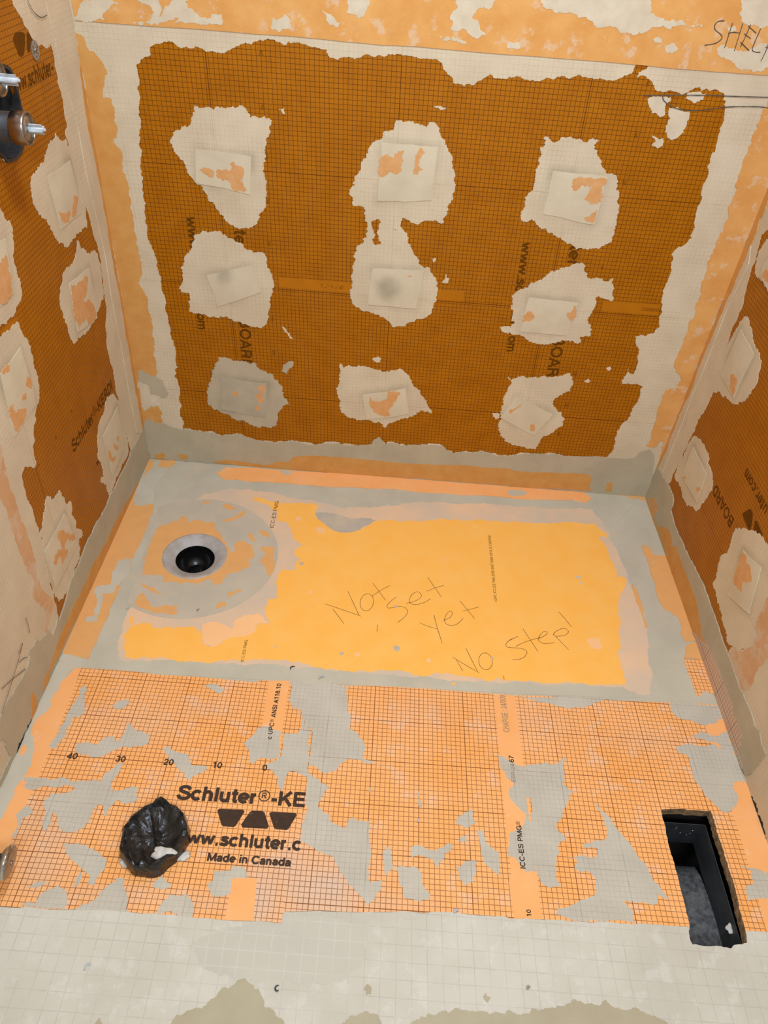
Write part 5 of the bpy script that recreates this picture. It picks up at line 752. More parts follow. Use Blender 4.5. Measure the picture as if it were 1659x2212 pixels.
# dark slits where wall boards stop short of the floor
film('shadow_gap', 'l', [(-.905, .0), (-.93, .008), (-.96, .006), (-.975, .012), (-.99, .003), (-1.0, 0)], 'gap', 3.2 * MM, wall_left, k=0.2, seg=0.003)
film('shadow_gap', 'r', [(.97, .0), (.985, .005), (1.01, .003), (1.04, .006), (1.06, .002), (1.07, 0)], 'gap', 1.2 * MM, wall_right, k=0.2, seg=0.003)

# ------------------------------------------------------------------ sealing bands
t = thing('sealing_band', 'wide orange fleece band smeared with white mortar across the top of the back wall', 'sealing band', (0.76, -0.001, 1.13), 'orange sealing bands')
film('fleece', 'b', D['bk_top'], 'band_top', 2.2 * MM, t, k=0.004)
for i in range(15): film('mortar_smear', 'b', D['tw%d' % i], 'mortar_thin', 2.6 * MM, t, k=0.14, seg=0.003)
for a_ in ((0,), (1, 2, 3), (4, 5, 6, 7), (8,), (9, 10)): strokes('pencil_letter', 'b', [D['st_shelf'][q] for q in a_], 0.0017, 3.0 * MM, 'pencil_dark', t)
t = thing('sealing_band', 'upright orange fleece band in the corner between the back wall and the valve wall', 'sealing band', (0.03, -0.001, 0.1), 'orange sealing bands')
film('mortared_edge', 'b', D['bk_lband_edge'], 'mortar_b', 2.2 * MM, t, k=0.01)
film('fleece', 'b', D['bk_lband'], 'band', 2.6 * MM, t, k=0.12, seg=0.003)
film('mortared_edge', 'l', D['lf_flap'], 'mortar_l', 2.4 * MM, t, k=0.01)
film('fleece', 'l', [(0, .10), (0, 1.05), (-.012, 1.04), (-.022, .95), (-.014, .8), (-.020, .6), (-.016, .4), (-.022, .25), (-.020, .10)], 'band', 2.8 * MM, t, k=0.06)
film('mortar_smear', 'b', D['bk_lwhite'], 'mortar_thin', 3.0 * MM, t, k=0.12)
t = thing('sealing_band', 'upright orange fleece band in the corner on the right of the back wall', 'sealing band', (1.5, -0.001, 0.1), 'orange sealing bands')
film('fleece', 'b', D['bk_rband'], 'band_top', 2.2 * MM, t, k=0.12, seg=0.003)
film('mortared_edge', 'r', D['rt_flap'], 'mortar_r', 2.4 * MM, t, k=0.01)
film('fleece', 'r', [(0, .08), (0, 1.1), (.03, 1.0), (.024, .85), (.030, .7), (.020, .55), (.024, .4), (.014, .3), (.02, .2), (.016, .09)], 'band', 2.8 * MM, t, k=0.08)
t = thing('sealing_band', 'orange fleece band folded along the foot of the back wall behind the tray', 'sealing band', (0.7, -0.03, 0.0), 'orange sealing bands')
film('wall_flap', 'b', D['bk_band'], 'band', 3.3 * MM, t, k=0.02)
for q in ('bk_band2', 'bk_band3', 'bk_band4'): film('wall_flap', 'b', D[q], 'band', 3.3 * MM, t, k=0.12)
film('floor_flap', 'f', D['bfl_band'], 'sheet_plain', 1.3 * MM, t, k=0.02)
film('floor_flap', 'f', D['bfl_or2'], 'collar_orange', 1.3 * MM, t, k=0.1)
for q in ('bfl_grey1', 'bfl_grey2'): film('mortar_smear', 'f', D[q], 'floor_edge', 1.6 * MM, t, k=0.12)
t = thing('sealing_band', 'orange fleece band folded along the floor edge of the left wall beside the drain', 'sealing band', (0.03, -0.4, 0.0), 'orange sealing bands')
for q in ('lf_wband', 'lf_wband2', 'lf_wband3'): film('wall_flap', 'l', D[q], 'band', 3.3 * MM, t, k=0.05)
film('floor_flap', 'f', D['lfl_band'], 'collar_orange', 1.3 * MM, t, k=0.03)
for q in ('lfl_grey', 'lfl_grey2'): film('mortar_smear', 'f', D[q], 'floor_edge', 1.6 * MM, t, k=0.12, seg=0.003)
for q in ('lfl_or2', 'lfl_or3'): film('floor_flap', 'f', D[q], 'collar_orange', 1.8 * MM, t, k=0.14, seg=0.003)
t = thing('sealing_band', 'orange fleece band folded along the right wall foot, gridded at its near end', 'sealing band', (1.5, -0.4, 0.0), 'orange sealing bands')
film('wall_flap', 'r', D['rt_wband'], 'band', 3.3 * MM, t, k=0.04)
film('wall_flap', 'r', D['rt_wband0'], 'fleck', 3.3 * MM, t, k=0.06)
film('gridded_flap', 'r', D['rt_wgrid'], 'hazef_fr', 3.3 * MM, t, k=0.05)
film('floor_flap', 'f', D['rfl_band'], 'collar_orange', 1.3 * MM, t, k=0.06)
film('floor_flap', 'f', D['rfl_band2'], 'collar_orange', 1.3 * MM, t, k=0.06)
film('gridded_flap', 'f', D['rfl_grid'], 'sheet_fr', 1.3 * MM, t, k=0.05)
film('fleece_streak', 'f', D['rfl_streak'], 'collar_orange', 1.3 * MM, t, k=0.06)
t = thing('sealing_band', 'faint orange fleece band running down the left wall seam toward the floor', 'sealing band', (0.001, -0.75, 0.2), 'orange sealing bands')
film('fleece', 'l', D['lf_seamband'], 'band_faint', 1.1 * MM, t, k=0.08)
t = thing('sealing_band', 'smeared orange fleece band low on the right wall below the last square patch', 'sealing band', (W - .001, -0.75, 0.15), 'orange sealing bands')
film('fleece', 'r', D['rt_lowband'], 'band_faint', 1.1 * MM, t, k=0.12)

# ------------------------------------------------------------------ shower tray
tray = thing('shower_tray', 'bright orange fleece-covered shower tray with pencilled warning, edged in grey mortar', 'shower tray', (0.75, -0.42, 0.0))
film('tray_base', 'f', D['tray'], 'floor_grey', 0.7 * MM, tray, k=0.004, holes=[DRAIN_HOLE])
film('mortar_haze', 'f', D['haze'], 'tray_haze', 1.0 * MM, tray, k=0.10, holes=[DRAIN_HOLE])
film('exposed_fleece', 'f', D['bright'], 'tray_bright', 1.3 * MM, tray, k=0.12, seg=0.003)
film('mortar_haze', 'f', D['thinhaze'], 'tray_haze2', 1.5 * MM, tray, k=0.12, seg=0.003)
film('mortar_haze', 'f', D['greylip'], 'tray_lip', 1.5 * MM, tray, k=0.08)
for a_ in ((0, 1, 2), (3,), (4, 5), (6,), (7,), (8, 9), (10, 11), (12,), (13, 14), (15, 16, 17), (18,), (19, 22), (20, 21), (23,), (24, 25), (26,), (27,)):
    strokes('pencil_letter', 'f', [D['st_tray'][q] for q in a_], 0.0013, 1.7 * MM, 'pencil', tray)
for (x_, y_, r_, m_) in ((0.7712, -0.6540, 0.0078, 'tray_lip'), (0.6410, -0.6810, 0.0055, 'tray_lip'), (0.7657, -0.5223, 0.0047, 'tray_lip'), (1.0006, -0.6635, 0.0039, 'tray_lip'), (0.5112, -0.3963, 0.0061, 'tray_lip'), (0.5493, -0.2618, 0.0115, 'tray_haze2'), (0.8479, -0.6827, 0.0055, 'tray_haze2'), (0.6784, -0.6817, 0.0066, 'tray_haze2'), (0.4833, -0.6748, 0.0033, 'mortar_thin'), (1.2566, -0.3702, 0.0064, 'mortar_thin'), (1.2584, -0.3905, 0.0051, 'mortar_thin'), (0.4824, -0.2230, 0.0090, 'tray_haze2'), (1.2611, -0.5933, 0.0188, 'tray_haze2'), (0.9054, -0.7448, 0.0043, 'tray_bright'), (0.5456, -0.4955, 0.0047, 'tray_haze2')):
    film('mortar_speck', 'f', [(x_ + (a - x_) * (0.7 + 0.6 * rng.random()), y_ + (b - y_) * (0.7 + 0.6 * rng.random())) for a, b in circle((x_, y_), r_, 9)], m_, 1.65 * MM, tray, k=0.15, seg=0.002)
t = thing('drain_collar', 'round fleece collar skimmed with grey mortar around the shower drain', 'drain collar', (DRAIN[0], DRAIN[1], 0))
cc = circle((0.2239, -0.3911), 0.2223, 120)
cl = [p for p in cc]
film('collar', 'f', [(max(x, 0.095 + (y + .39) * -0.05), y) for x, y in cc], 'collar', 1.6 * MM, t, k=0, holes=[DRAIN_HOLE])
film('exposed_fleece', 'f', D['or0'], 'collar_orange', 1.9 * MM, t, k=0.13, seg=0.003, holes=[DRAIN_HOLE])
for i in range(1, 11): film('exposed_fleece', 'f', D['or%d' % i], 'collar_orange', 1.9 * MM, t, k=0.13, seg=0.003)
t = thing('shower_drain', 'open round shower drain with pale flange and black throat', 'drain', (DRAIN[0], DRAIN[1], -0.1))
d0 = (DRAIN[0], DRAIN[1], 0)
lathe('flange', [(0.084, 0.0017), (0.0835, 0.0030), (0.080, 0.0030), (0.072, 0.0005), (0.066, -0.002), (0.056, -0.0085), (0.0515, -0.0105), (0.0505, -0.0125)], d0, (0, 0, 1), 'flange', t, 64, cap=False)
lathe('throat', [(0.0505, -0.0110), (0.0500, -0.018), (0.0490, -0.035), (0.043, -0.050), (0.032, -0.062), (0.0275, -0.066), (0.0265, -0.100)], d0, (0, 0, 1), 'black_plastic', t, 64)
lathe('throat_ring', [(0.031, -0.064), (0.031, -0.059), (0.028, -0.059), (0.028, -0.066)], d0, (0, 0, 1), 'black_plastic', t, 48, cap=False)

# ------------------------------------------------------------------ floor membranes
HAZE = [(0.644, -1.224, 0.1, 0.09, 0.95), (0.539, -1.254, 0.05, 0.1, 0.9), (0.140, -1.199, 0.05, 0.06, 0.7), (0.596, -1.177, 0.06, 0.06, 0.8), (1.079, -0.831, 0.1, 0.05, 0.35), (0.225, -0.901, 0.08, 0.05, 0.4), (0.141, -0.885, 0.03, 0.02, 0.5), (0.820, -0.829, 0.08, 0.04, 0.3), (1.333, -0.857, 0.08, 0.03, 0.4), (0.147, -1.147, 0.03, 0.08, 0.7), (0.363, -0.855, 0.06, 0.02, 0.4), (0.077, -1.125, 0.05, 0.05, 0.5), (1.381, -1.151, 0.04, 0.05, 0.4), (0.737, -1.234, 0.12, 0.03, 0.5), (0.341, -1.251, 0.2, 0.02, 0.5)]      # milky mortar haze: centre, spread, strength
def haze_fn(V):
    r = np.zeros(len(V))
    for (x, y, a, b, s) in HAZE:
        r = np.maximum(r, s * np.exp(-(((V[:, 0] - x) / a) ** 2 + ((V[:, 1] - y) / b) ** 2)))
    return r
sheet = thing('membrane_sheet', 'orange gridded membrane sheet on the left floor, printed with lettering and numbers', 'membrane sheet', (0.3, -1.0, 0.0))
film('membrane', 'f', D['shL'], 'sheet_fl', 0.6 * MM, sheet, k=0.004, grid=0.014, tint=haze_fn)
film('plain_margin', 'f', D['shL_margin'], 'sheet_plain', 0.85 * MM, sheet, k=0.003)
film('mortared_edge', 'f', D['shL_edge'], 'floor_edge', 1.1 * MM, sheet, k=0.10)
film('print_strip', 'f', D['strL'], 'sheet_plain', 0.85 * MM, sheet, k=0)
film('print_strip', 'f', D['strL2'], 'sheet_plain', 0.85 * MM, sheet, k=0)
for q in ('or_fl2', 'or_fl3'): film('bare_fleck', 'f', D[q], 'sheet_plain', 1.3 * MM, sheet, k=0.14)
sheet2 = thing('membrane_sheet', 'orange gridded membrane sheet on the right floor, cut around the vent opening', 'membrane sheet', (1.0, -1.0, 0.0))
film('membrane', 'f', D['shR'], 'sheet_fr', 0.8 * MM, sheet2, k=0.004, holes=[VENT], grid=0.014, tint=haze_fn)
film('plain_margin', 'f', D['shR_margin'], 'sheet_plain', 1.0 * MM, sheet2, k=0.003)
film('print_strip', 'f', D['strR'], 'sheet_plain', 1.0 * MM, sheet2, k=0)
left_sm = {0, 1, 2, 3, 4, 5, 6, 18, 19, 20, 21, 22, 23, 24, 25, 26, 27}
nsm = sum(1 for q in D if q.startswith('sm'))
for i in range(nsm):
    lf_ = i in left_sm
    film('mortar_smear', 'f', D['sm%d' % i], 'smear_fl' if lf_ else 'smear_fr', (1.1 if lf_ else 1.2) * MM, sheet if lf_ else sheet2, k=0.10, seg=0.003)
for q in ('or_fl0', 'or_fl1'): film('bare_fleck', 'f', D[q], 'sheet_plain', 1.4 * MM, sheet2, k=0.12)
for i in range(3): film('logo_mark', 'f', D['lg%d' % i], 'ink_floor', 1.35 * MM, sheet, k=0)
slab = film('mortar_slab', 'f', D['slab'], 'slab', 1.5 * MM, floor, k=0.03, maxd=0.0015, holes=[VENT])
film('damp_skim', 'f', D['slab_damp'], 'slab_damp', 1.8 * MM, floor, k=0.10)
for i in range(6): film('wet_stain', 'f', D['wet%d' % i], 'wet', 1.9 * MM, floor, k=0.14, seg=0.003)

# ------------------------------------------------------------------ printed lettering, pencil on walls
for (pl, body, p0, p1, mat, h, bold, hs) in TX:
    par = {'b': wall_back, 'l': wall_left, 'r': wall_right}.get(pl)
    if par is None:
        par = tray if mat == 'ink_tray' else (sheet if p0[0] < 0.62 else sheet2)
    text(pl, body, p0, p1, mat, h * MM, bold, hs, par, 'lettering' if len(body) > 2 else 'numeral')
for i in range(2): film('logo_mark', 'l', D['llg%d' % i], 'ink_wall', 0.1 * MM, wall_left, k=0)
for i in range(2): film('logo_mark', 'r', D['rlg%d' % i], 'ink_wall', 0.1 * MM, wall_right, k=0)
strokes('pencil_line', 'b', D['st_wall'], 0.0019, 2.4 * MM, 'pencil_dark', wall_back)
strokes('pencil_line', 'l', D['st_lwall'], 0.0018, 3.4 * MM, 'pencil_dark', wall_left)

# ------------------------------------------------------------------ square patches over the fixings
LABELS = {
 'p1': 'square mortared patch at the top left of the back wall, tilted, with an orange smudge',
 'p2': 'square mortared patch at the top middle of the back wall with two bare orange flecks',
 'p3': 'square mortared patch at the top right of the back wall, orange along its right side',
 'p4': 'plain white tilted patch at the left of the back wall middle row',
 'p5': 'pale patch with a damp spot in the very middle of the back wall',
 'p6': 'patch at the right of the back wall middle row with two orange edge flecks',
 'p7': 'darker grey damp patch at the bottom left of the back wall',
 'p8': 'patch at the bottom middle of the back wall with a curved orange smudge',
 'p9': 'strongly rotated diamond patch at the bottom right of the back wall',
 'l1': 'patch on the left wall just below the shower valves',
 'l2': 'orange-streaked patch on the left wall, second from the top near the corner',
 'l3': 'mostly bare orange patch cut by the left picture edge',
 'l4': 'narrow-looking patch on the left wall nearest the corner just above the floor',
 'l5': 'large patch on the left wall at the left picture edge, orange at its lower tip',
 'l6': 'lowest patch on the left wall, just above the grey floor band',
 'r0': 'patch on the right wall cut by the picture edge, highest on that side',
 'r1': 'upper whole patch on the right wall with an orange lower tip',
 'r2': 'small plain patch on the right wall beside the upside-down lettering',
 'r3': 'lowest patch on the right wall with a big orange smudge',
}
DAMP = {'p5': [(0.685, 0.605, 0.030)], 'p4': [(0.275, 0.605, 0.022), (0.27, 0.66, 0.03)], 'p7': []}
for key, (pl, quad, mort, flecks) in P.items():
    cu = sum(q[0] for q in quad) / 4; cv = sum(q[1] for q in quad) / 4
    loc = to3(pl, cu, cv, 0)
    where = {'b': 'back', 'l': 'left', 'r': 'right'}[pl]
    t = thing('membrane_patch', LABELS[key], 'patch', loc, 'square patches on the %s wall' % where)
    amp = 2.6 * MM
    def mound(V, cu=cu, cv=cv, amp=amp):
        d2 = ((V[:, 0] - cu) ** 2 + (V[:, 1] - cv) ** 2) / 0.062 ** 2
        return amp * np.exp(-d2 ** 1.3)
    ph = rng.random() * 6.28
    qa = np.array(quad)
    def edge_dark(V, qa=qa, ph=ph):
        # darker halo hugging the patch edge, uneven round the patch
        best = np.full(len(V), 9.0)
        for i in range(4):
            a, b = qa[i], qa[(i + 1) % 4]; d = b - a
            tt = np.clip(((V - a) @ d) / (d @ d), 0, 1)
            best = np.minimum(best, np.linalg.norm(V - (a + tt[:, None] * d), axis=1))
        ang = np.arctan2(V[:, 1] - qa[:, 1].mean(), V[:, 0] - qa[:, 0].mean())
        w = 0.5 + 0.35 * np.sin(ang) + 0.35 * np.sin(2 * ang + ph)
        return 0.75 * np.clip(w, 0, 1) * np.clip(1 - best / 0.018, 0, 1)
    spots = DAMP.get(key, [])
    def spot_damp(V, spots=spots):
        r = np.zeros(len(V))
        for (a, b, s) in spots:
            r = np.maximum(r, np.exp(-(((V[:, 0] - a) / s) ** 2 + ((V[:, 1] - b) / s) ** 2) ** 1.5) * 0.9)
        return r
    gm = 'grey_' if key == 'p7' else 'mortar_'
    film('mortar_smear', pl, mort, gm + pl, 0.9 * MM, t, k=0.20, seg=0.0025, maxd=0.003, mound=mound, grid=0.006, tint=edge_dark)
    film('membrane', pl, quad, 'patch_grey' if key == 'p7' else 'patch', 2.0 * MM, t, k=0.012, mound=mound, grid=0.006, tint=spot_damp, base=0.5 * MM)
    for f_ in flecks:
        film('bare_fleece', pl, f_, 'fleck', 2.25 * MM, t, k=0.15, seg=0.002, mound=mound, grid=0.006, base=1.5 * MM)
film('bare_board', 'b', D['neckfleck'], 'board_b', 1.2 * MM, wall_back, k=0.16, seg=0.002)

# ------------------------------------------------------------------ floor vent
# plywood edge of the opening
vv, ff = [], []
for (x, y) in VENT: vv += [(x, y, -0.0005), (x, y, -0.022)]
n = len(VENT)
for i in range(n):
    j = (i + 1) % n; ff.append((2 * i, 2 * i + 1, 2 * j + 1, 2 * j))
make('subfloor_edge', vv, ff, 'ply', floor)
cx0, cx1, cy0, cy1 = 1.29, 1.46, -1.30, -0.985
vv = [(x, y, z) for z in (-0.022, -0.26) for (x, y) in ((cx0, cy0), (cx1, cy0), (cx1, cy1), (cx0, cy1))]
hole_top = make('joist_cavity', vv, [(0, 4, 5, 1), (1, 5, 6, 2), (2, 6, 7, 3), (3, 7, 4, 0), (4, 7, 6, 5)], 'cavity', floor)
t = thing('vent_duct', 'dark metal duct boot inside the rectangular floor opening', 'vent duct', (1.37, -1.14, -0.1))
x0, x1, y0, y1 = 1.318, 1.4225, -1.264, -1.0265
zt, zb, th = -0.029, -0.088, 0.0012
def plate(name, a, b, c, d, nrm, mat):
    nv = Vector(nrm) * th
    top = [Vector(p) for p in (a, b, c, d)]
    vs = [tuple(p) for p in top] + [tuple(p + nv) for p in top]
    make(name, vs, [(0, 1, 2, 3), (7, 6, 5, 4), (0, 4, 5, 1), (1, 5, 6, 2), (2, 6, 7, 3), (3, 7, 4, 0)], mat, t)
plate('duct_wall', (x0, y1, zt - .003), (x1, y1, zt - 0.004), (x1 - 0.003, y1 - 0.006, zb - .014), (x0, y1 - 0.006, zb - .014), (0, 1, 0), 'duct')
plate('duct_wall', (x1, y1, zt - 0.004), (x1, y0, zt), (x1 - 0.008, y0, zb), (x1 - 0.003, y1 - .006, zb - .014), (1, 0, 0), 'duct')
plate('duct_wall', (x0, y1, zt), (x0, y0, zt), (x0, y0, zb), (x0, y1 - .006, zb - .014), (-1, 0, 0), 'duct')
plate('duct_wall', (x0, y0, zt), (x1, y0, zt), (x1 - 0.008, y0, zb), (x0, y0, zb), (0, -1, 0), 'duct')
prof = [(y0, zb), (-1.20, zb - .001), (-1.14, zb - .006), (-1.10, zb - .014), (-1.075, zb - .030), (-1.068, zb - .12)]
vv, ff = [], []
for (y, z) in prof: vv += [(x0, y, z), (x0 + .06, y, z - .002), (x1 - .006, y, z)]
for i in range(len(prof) - 1):
    for q in range(2):
        a = 3 * i + q; ff.append((a, a + 1, a + 4, a + 3))
make('duct_bottom', vv, ff, 'duct_dust', t, smooth=True)
for (yy, zz, xx) in ((y1 - .003, -0.043, 1.365), (y1 - .003, -.050, 1.366), (y1 - .004, -.062, 1.379), (y1 - .003, -.052, 1.402), (y1 - .004, -.062, 1.400), (y1 - .004, -.07, 1.395)):
    lathe('rivet', [(0.0016, 0), (0.0016, 0.0006), (0.0006, 0.0012)], (xx, yy - .0005, zz), (0, -1, 0.1), 'steel', t, 10)

# ------------------------------------------------------------------ taped pipe stub
t = thing('taped_pipe', 'pipe stub in the left floor sealed with crumpled black tape and white dabs', 'pipe', (0.325, -1.150, 0))
n = 48; rings = [0.0, .12, .25, .40, .55, .68, .78, .86, .92, .97, 1.0, 1.02, 1.03]
zs = [.012, .012, .0125, .014, .017, .022, .027, .030, .031, .029, .022, .011, 0.0]
out = [(math.radians(a), r) for a, r in ((0, .064), (30, .064), (60, .066), (95, .068), (125, .060), (150, .058), (180, .058), (205, .060), (235, .062), (265, .066), (290, .066), (315, .060), (340, .060))]
def rad(a):
    a %= 2 * math.pi
    for i in range(len(out)):
        a0, r0 = out[i]; a1, r1 = out[(i + 1) % len(out)]
        if i == len(out) - 1: a1 += 2 * math.pi
        if a0 <= a <= a1: return r0 + (r1 - r0) * (a - a0) / (a1 - a0)
    return .06
R2 = random.Random(3)
vv, ff = [], []
wr = [[R2.gauss(0, 1) for _ in range(n)] for _ in rings]
for j, (rr, z) in enumerate(zip(rings, zs)):
    for i in range(n):
        a = 2 * math.pi * i / n
        r = rad(a) * rr * (1 + (0.018 * math.sin(9 * a) + 0.012 * math.sin(17 * a + 1) + 0.006 * wr[j][i]) * (rr > .6))
        x, y = r * math.cos(a), r * math.sin(a)
        zz = z
        if rr < .95:
            d = x * 0.93 + y * 0.36 - .006          # taut ridge across the sagging film
            zz += .009 * math.exp(-(d / .0045) ** 2) * (1 - rr * .6) + .006 * math.exp(-((x + .5 * y + .03) / .005) ** 2)
            zz += .0012 * math.sin(60 * x + 140 * y) * math.sin(150 * x - 50 * y) + .0012 * wr[j][i] * rr
        if .8 < rr < 1.01:
            zz += .003 * math.sin(5 * a + 1) + .0022 * math.sin(13 * a) + .0012 * wr[j][i]
            if abs(a - 1.62) < .09: zz += .012
            if abs(a - .62) < .06: zz += .006
        vv.append((.325 + x, -1.150 + y, max(zz, 0.0)))
for j in range(len(rings) - 1):
    for i in range(n):
        i2 = (i + 1) % n; ff.append((j * n + i, j * n + i2, (j + 1) * n + i2, (j + 1) * n + i))
make('tape_wrap', vv, ff, 'black_film', t)
def dab(name, c, rx, ry, hgt, parent, mat='white_putty', seed=1, rot=0.0):
    q = random.Random(seed); vv, ff = [], []; nn = 18
    for j, (s, z) in enumerate(((1.0, -0.3), (.93, .45), (.7, .8), (.35, 1.0))):
        for i in range(nn):
            a = 2 * math.pi * i / nn
            w = 1 + .22 * math.sin(3 * a + seed) + .14 * math.sin(5 * a + 2 * seed) + .08 * q.random()
            x, y = rx * s * w * math.cos(a), ry * s * w * math.sin(a)
            vv.append((c[0] + x * math.cos(rot) - y * math.sin(rot), c[1] + x * math.sin(rot) + y * math.cos(rot), c[2] + hgt * z))
    for j in range(3):
        for i in range(nn):
            i2 = (i + 1) % nn; ff.append((j * nn + i, j * nn + i2, (j + 1) * nn + i2, (j + 1) * nn + i))
    ff.append(tuple(3 * nn + i for i in range(nn)))
    return make(name, vv, ff, mat, parent, smooth=True)
dab('white_dab', (.352, -1.181, .0265), .021, .010, .005, t, seed=2, rot=.2)
dab('white_dab', (.384, -1.177, .003), .016, .007, .004, t, seed=5, rot=.5)
dab('white_dab', (.283, -1.196, .003), .014, .005, .004, t, seed=7, rot=-.5)

# ------------------------------------------------------------------ capped stub at the left edge
t = thing('capped_stub', 'round chrome cap on a short black neck low at the left picture edge', 'pipe cap', (0.0, -1.232, 0.07))
ax = Vector((0.97, 0.0, -0.14)).normalized()
c0 = Vector((0.107, -1.234, 0.068))
lathe('cap', [(0.010, -.016), (0.022, -.014), (0.0265, -.010), (0.0285, -.004), (0.028, -.001), (0.026, .0005), (0.012, .0015), (0.002, .0018)], c0, ax, 'chrome_dull', t, 48)
lathe('cap_rim', [(0.0272, -.009), (0.0294, -.007), (0.0298, -.004), (0.0286, -.0015), (0.0272, -.001)], c0, ax, 'chrome', t, 48, cap=False)
lathe('screw', [(0.0042, .0012), (0.0042, .0030), (0.003, .0036), (0.001, .0026)], c0, ax, 'chrome_dull', t, 16)
lathe('neck', [(0.013, -.108), (0.013, -.060), (0.0155, -.058), (0.0155, -.034), (0.013, -.030), (0.013, -.014), (0.012, -.012)], c0, ax, 'black_rubber', t, 28)

# ------------------------------------------------------------------ shower valves on the left wall
t = thing('valve_box', 'black recessed valve box in the left wall behind both shower valves', 'valve box', (0, -.385, 1.04))
vh = D['valvehole']; n = len(vh); vv, ff = [], []
for (y, z) in vh: vv += [(0.0015, y, z), (0.0045, y, z), (0.004, -.386 + (y + .386) * .93, 1.04 + (z - 1.04) * .93), (-.07, -.386 + (y + .386) * .93, 1.04 + (z - 1.04) * .93)]
for i in range(n):
    j = (i + 1) % n
    for q in range(3): ff.append((4 * i + q, 4 * i + q + 1, 4 * j + q + 1, 4 * j + q))
ff.append(tuple(4 * i + 3 for i in range(n)))
make('box_shell', vv, ff, 'black_rubber', t)
def valve(label, y, z, xr, spin, tip):
    t = thing('shower_valve', label, 'valve', (0, y, z), 'valves in the left wall')
    o = (0, y, z)
    lathe('valve_body', [(0.0245, -.06), (0.0245, .004), (0.0235, .006), (0.0235, xr - .026)], o, (1, 0, 0), 'black_rubber', t, 40)
    lathe('chrome_ring', [(0.0238, xr - .026), (0.0262, xr - .024), (0.0265, xr - .004), (0.0255, xr - .001), (0.0235, xr), (0.0225, xr - .003)], o, (1, 0, 0), 'chrome_dull', t, 48, cap=False)
    lathe('valve_face', [(0.0228, xr - .005), (0.0228, xr - .003), (0.008, xr - .0015)], o, (1, 0, 0), 'steel', t, 40)
    ca, sa = math.cos(spin), math.sin(spin)
    cx = xr + tip * .42
    e1 = Vector((0, ca, sa)); e2 = Vector((0, -sa, ca))
    box('spindle_fin', (cx, y, z), (Vector((tip * .42, 0, 0)), e1 * .0085, e2 * .0012), 'grey_plastic', t)
    box('spindle_fin', (cx, y, z), (Vector((tip * .42, 0, 0)), e1 * .0012, e2 * .0085), 'grey_plastic', t)
    lathe('spindle', [(0.0045, xr - .003), (0.0045, xr + tip * .86), (0.0028, xr + tip * .88), (0.0025, xr + tip), (0.001, xr + tip * 1.02)], o, (1, 0, 0), 'grey_plastic', t, 16)
    return t
valve('lower shower valve with chrome ring and grey cross spindle on the left wall', -.449, 1.039, .070, .35, .026)
valve('upper shower valve, half cut off by the left picture edge, grey cross spindle', -.446, 1.109, .040, .2, .030)

# ------------------------------------------------------------------ perforated washer
t = thing('fixing_washer', 'small perforated metal washer with screw on the left wall above the valves', 'washer', (0, -.207, 1.106))
R_, nn = .0165, 40
outer = [(-.207 + R_ * math.cos(a), 1.106 + R_ * math.sin(a)) for a in (2 * math.pi * i / nn for i in range(nn))]
hl = []
for i in range(6):
    a = math.radians(60 * i + 20); hl.append(circle((-.207 + .0105 * math.cos(a), 1.106 + .0105 * math.sin(a)), .0022, 10))
film('washer_plate', 'l', outer, 'steel', 1.8 * MM, t, k=0, holes=hl)
lathe('screw', [(.0045, .0015), (.0045, .003), (.003, .0042), (.0012, .0034)], (0, -.207, 1.106), (1, 0, 0), 'chrome_dull', t, 16)

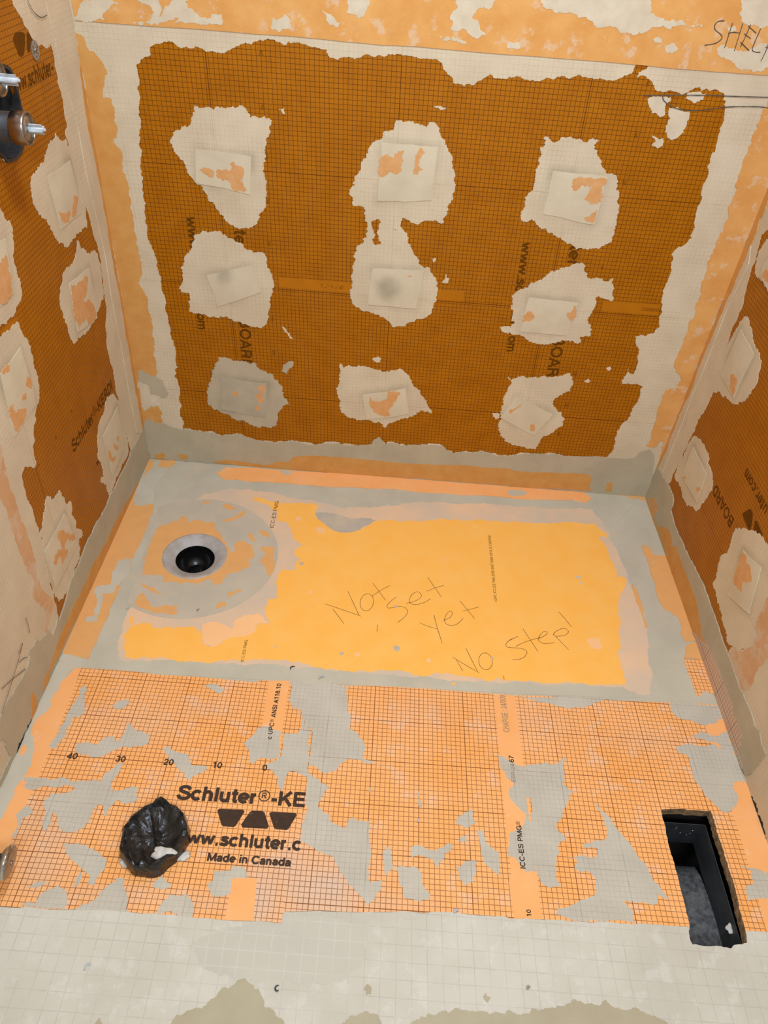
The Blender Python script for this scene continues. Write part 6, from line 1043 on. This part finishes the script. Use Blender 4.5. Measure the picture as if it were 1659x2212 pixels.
# ------------------------------------------------------------------ loose shavings
def curl(label, pos, r, a0, a1, w, mat, nrm=(0, 0, 1), tilt=0.3):
    vv, ff = [], []; n = 14
    nz = Vector(nrm).normalized(); e1 = nz.orthogonal().normalized(); e2 = nz.cross(e1); p = Vector(pos)
    for i in range(n + 1):
        a = a0 + (a1 - a0) * i / n; rr = r * (1 - .35 * i / n)
        c = p + e1 * rr * math.cos(a) + e2 * rr * math.sin(a) + nz * (0.0006 + r * tilt * i / n)
        ww = w * (.35 + .65 * math.sin(math.pi * (i + .6) / (n + 1.2)))
        d = (e1 * math.cos(a) + e2 * math.sin(a))
        for q in ((-d * ww - nz * 0), (d * ww), (d * ww + nz * .0008), (-d * ww + nz * .0008)): vv.append(tuple(c + q))
    for i in range(n):
        for q in range(4):
            a = 4 * i + q; b = 4 * i + (q + 1) % 4; ff.append((a, b, b + 4, a + 4))
    ff += [(3, 2, 1, 0), tuple(4 * n + q for q in range(4))]
    return tag(make('shaving', vv, ff, mat, None, origin=pos), label, 'shaving', 'loose shavings')
curl('pale curled shaving on the bare mortar in the left foreground', (0.2724, -1.3672, 0.002), 0.006, 0.2, 3.4, 0.0018, 'grey_plastic')
curl('tiny dark curl on the mortar edge near the foreground wet stain', (0.5905, -1.3796, 0.002), 0.005, 0.5, 4.6, 0.0013, 'black_rubber')
curl('small grey chip on the grid right of the logo marks', (0.8282, -1.0785, 0.002), 0.006, 1.0, 2.6, 0.002, 'grey_plastic')
curl('dark curled shaving on the grey strip in front of the tray, left of the other', (0.5331, -0.7373, 0.002), 0.008, 0.3, 2.9, 0.0013, 'duct')
curl('long hooked shaving at the seam between the two floor membranes', (0.6018, -0.7610, 0.002), 0.01, 0.2, 2.2, 0.002, 'grey_plastic')
curl('rounded grey lump at the front edge of the right floor membrane', (0.8938, -1.2430, 0.002), 0.006, 0.0, 2.4, 0.0025, 'grey_plastic')
curl('dark oval crumb on the bare mortar in the middle right foreground', (1.0126, -1.3570, 0.002), 0.0045, 0.2, 2.2, 0.0026, 'steel')
curl('small curl lying inside the lower part of the drain collar', (0.2809, -0.5834, 0.002), 0.004, 0.3, 4.0, 0.001, 'steel')
curl('tiny square crumb at the left foot of the drain collar', (0.1121, -0.5954, 0.002), 0.0045, 0.3, 3.0, 0.0015, 'grey_plastic')
# mortar crumb stuck to the duct wall
dabo = dab('mortar_crumb', (1.418, -1.219, -.045), .010, .006, .003, None, seed=9, rot=1.2)
tag(dabo, 'white three-pointed mortar crumb stuck inside the vent duct', 'crumb')
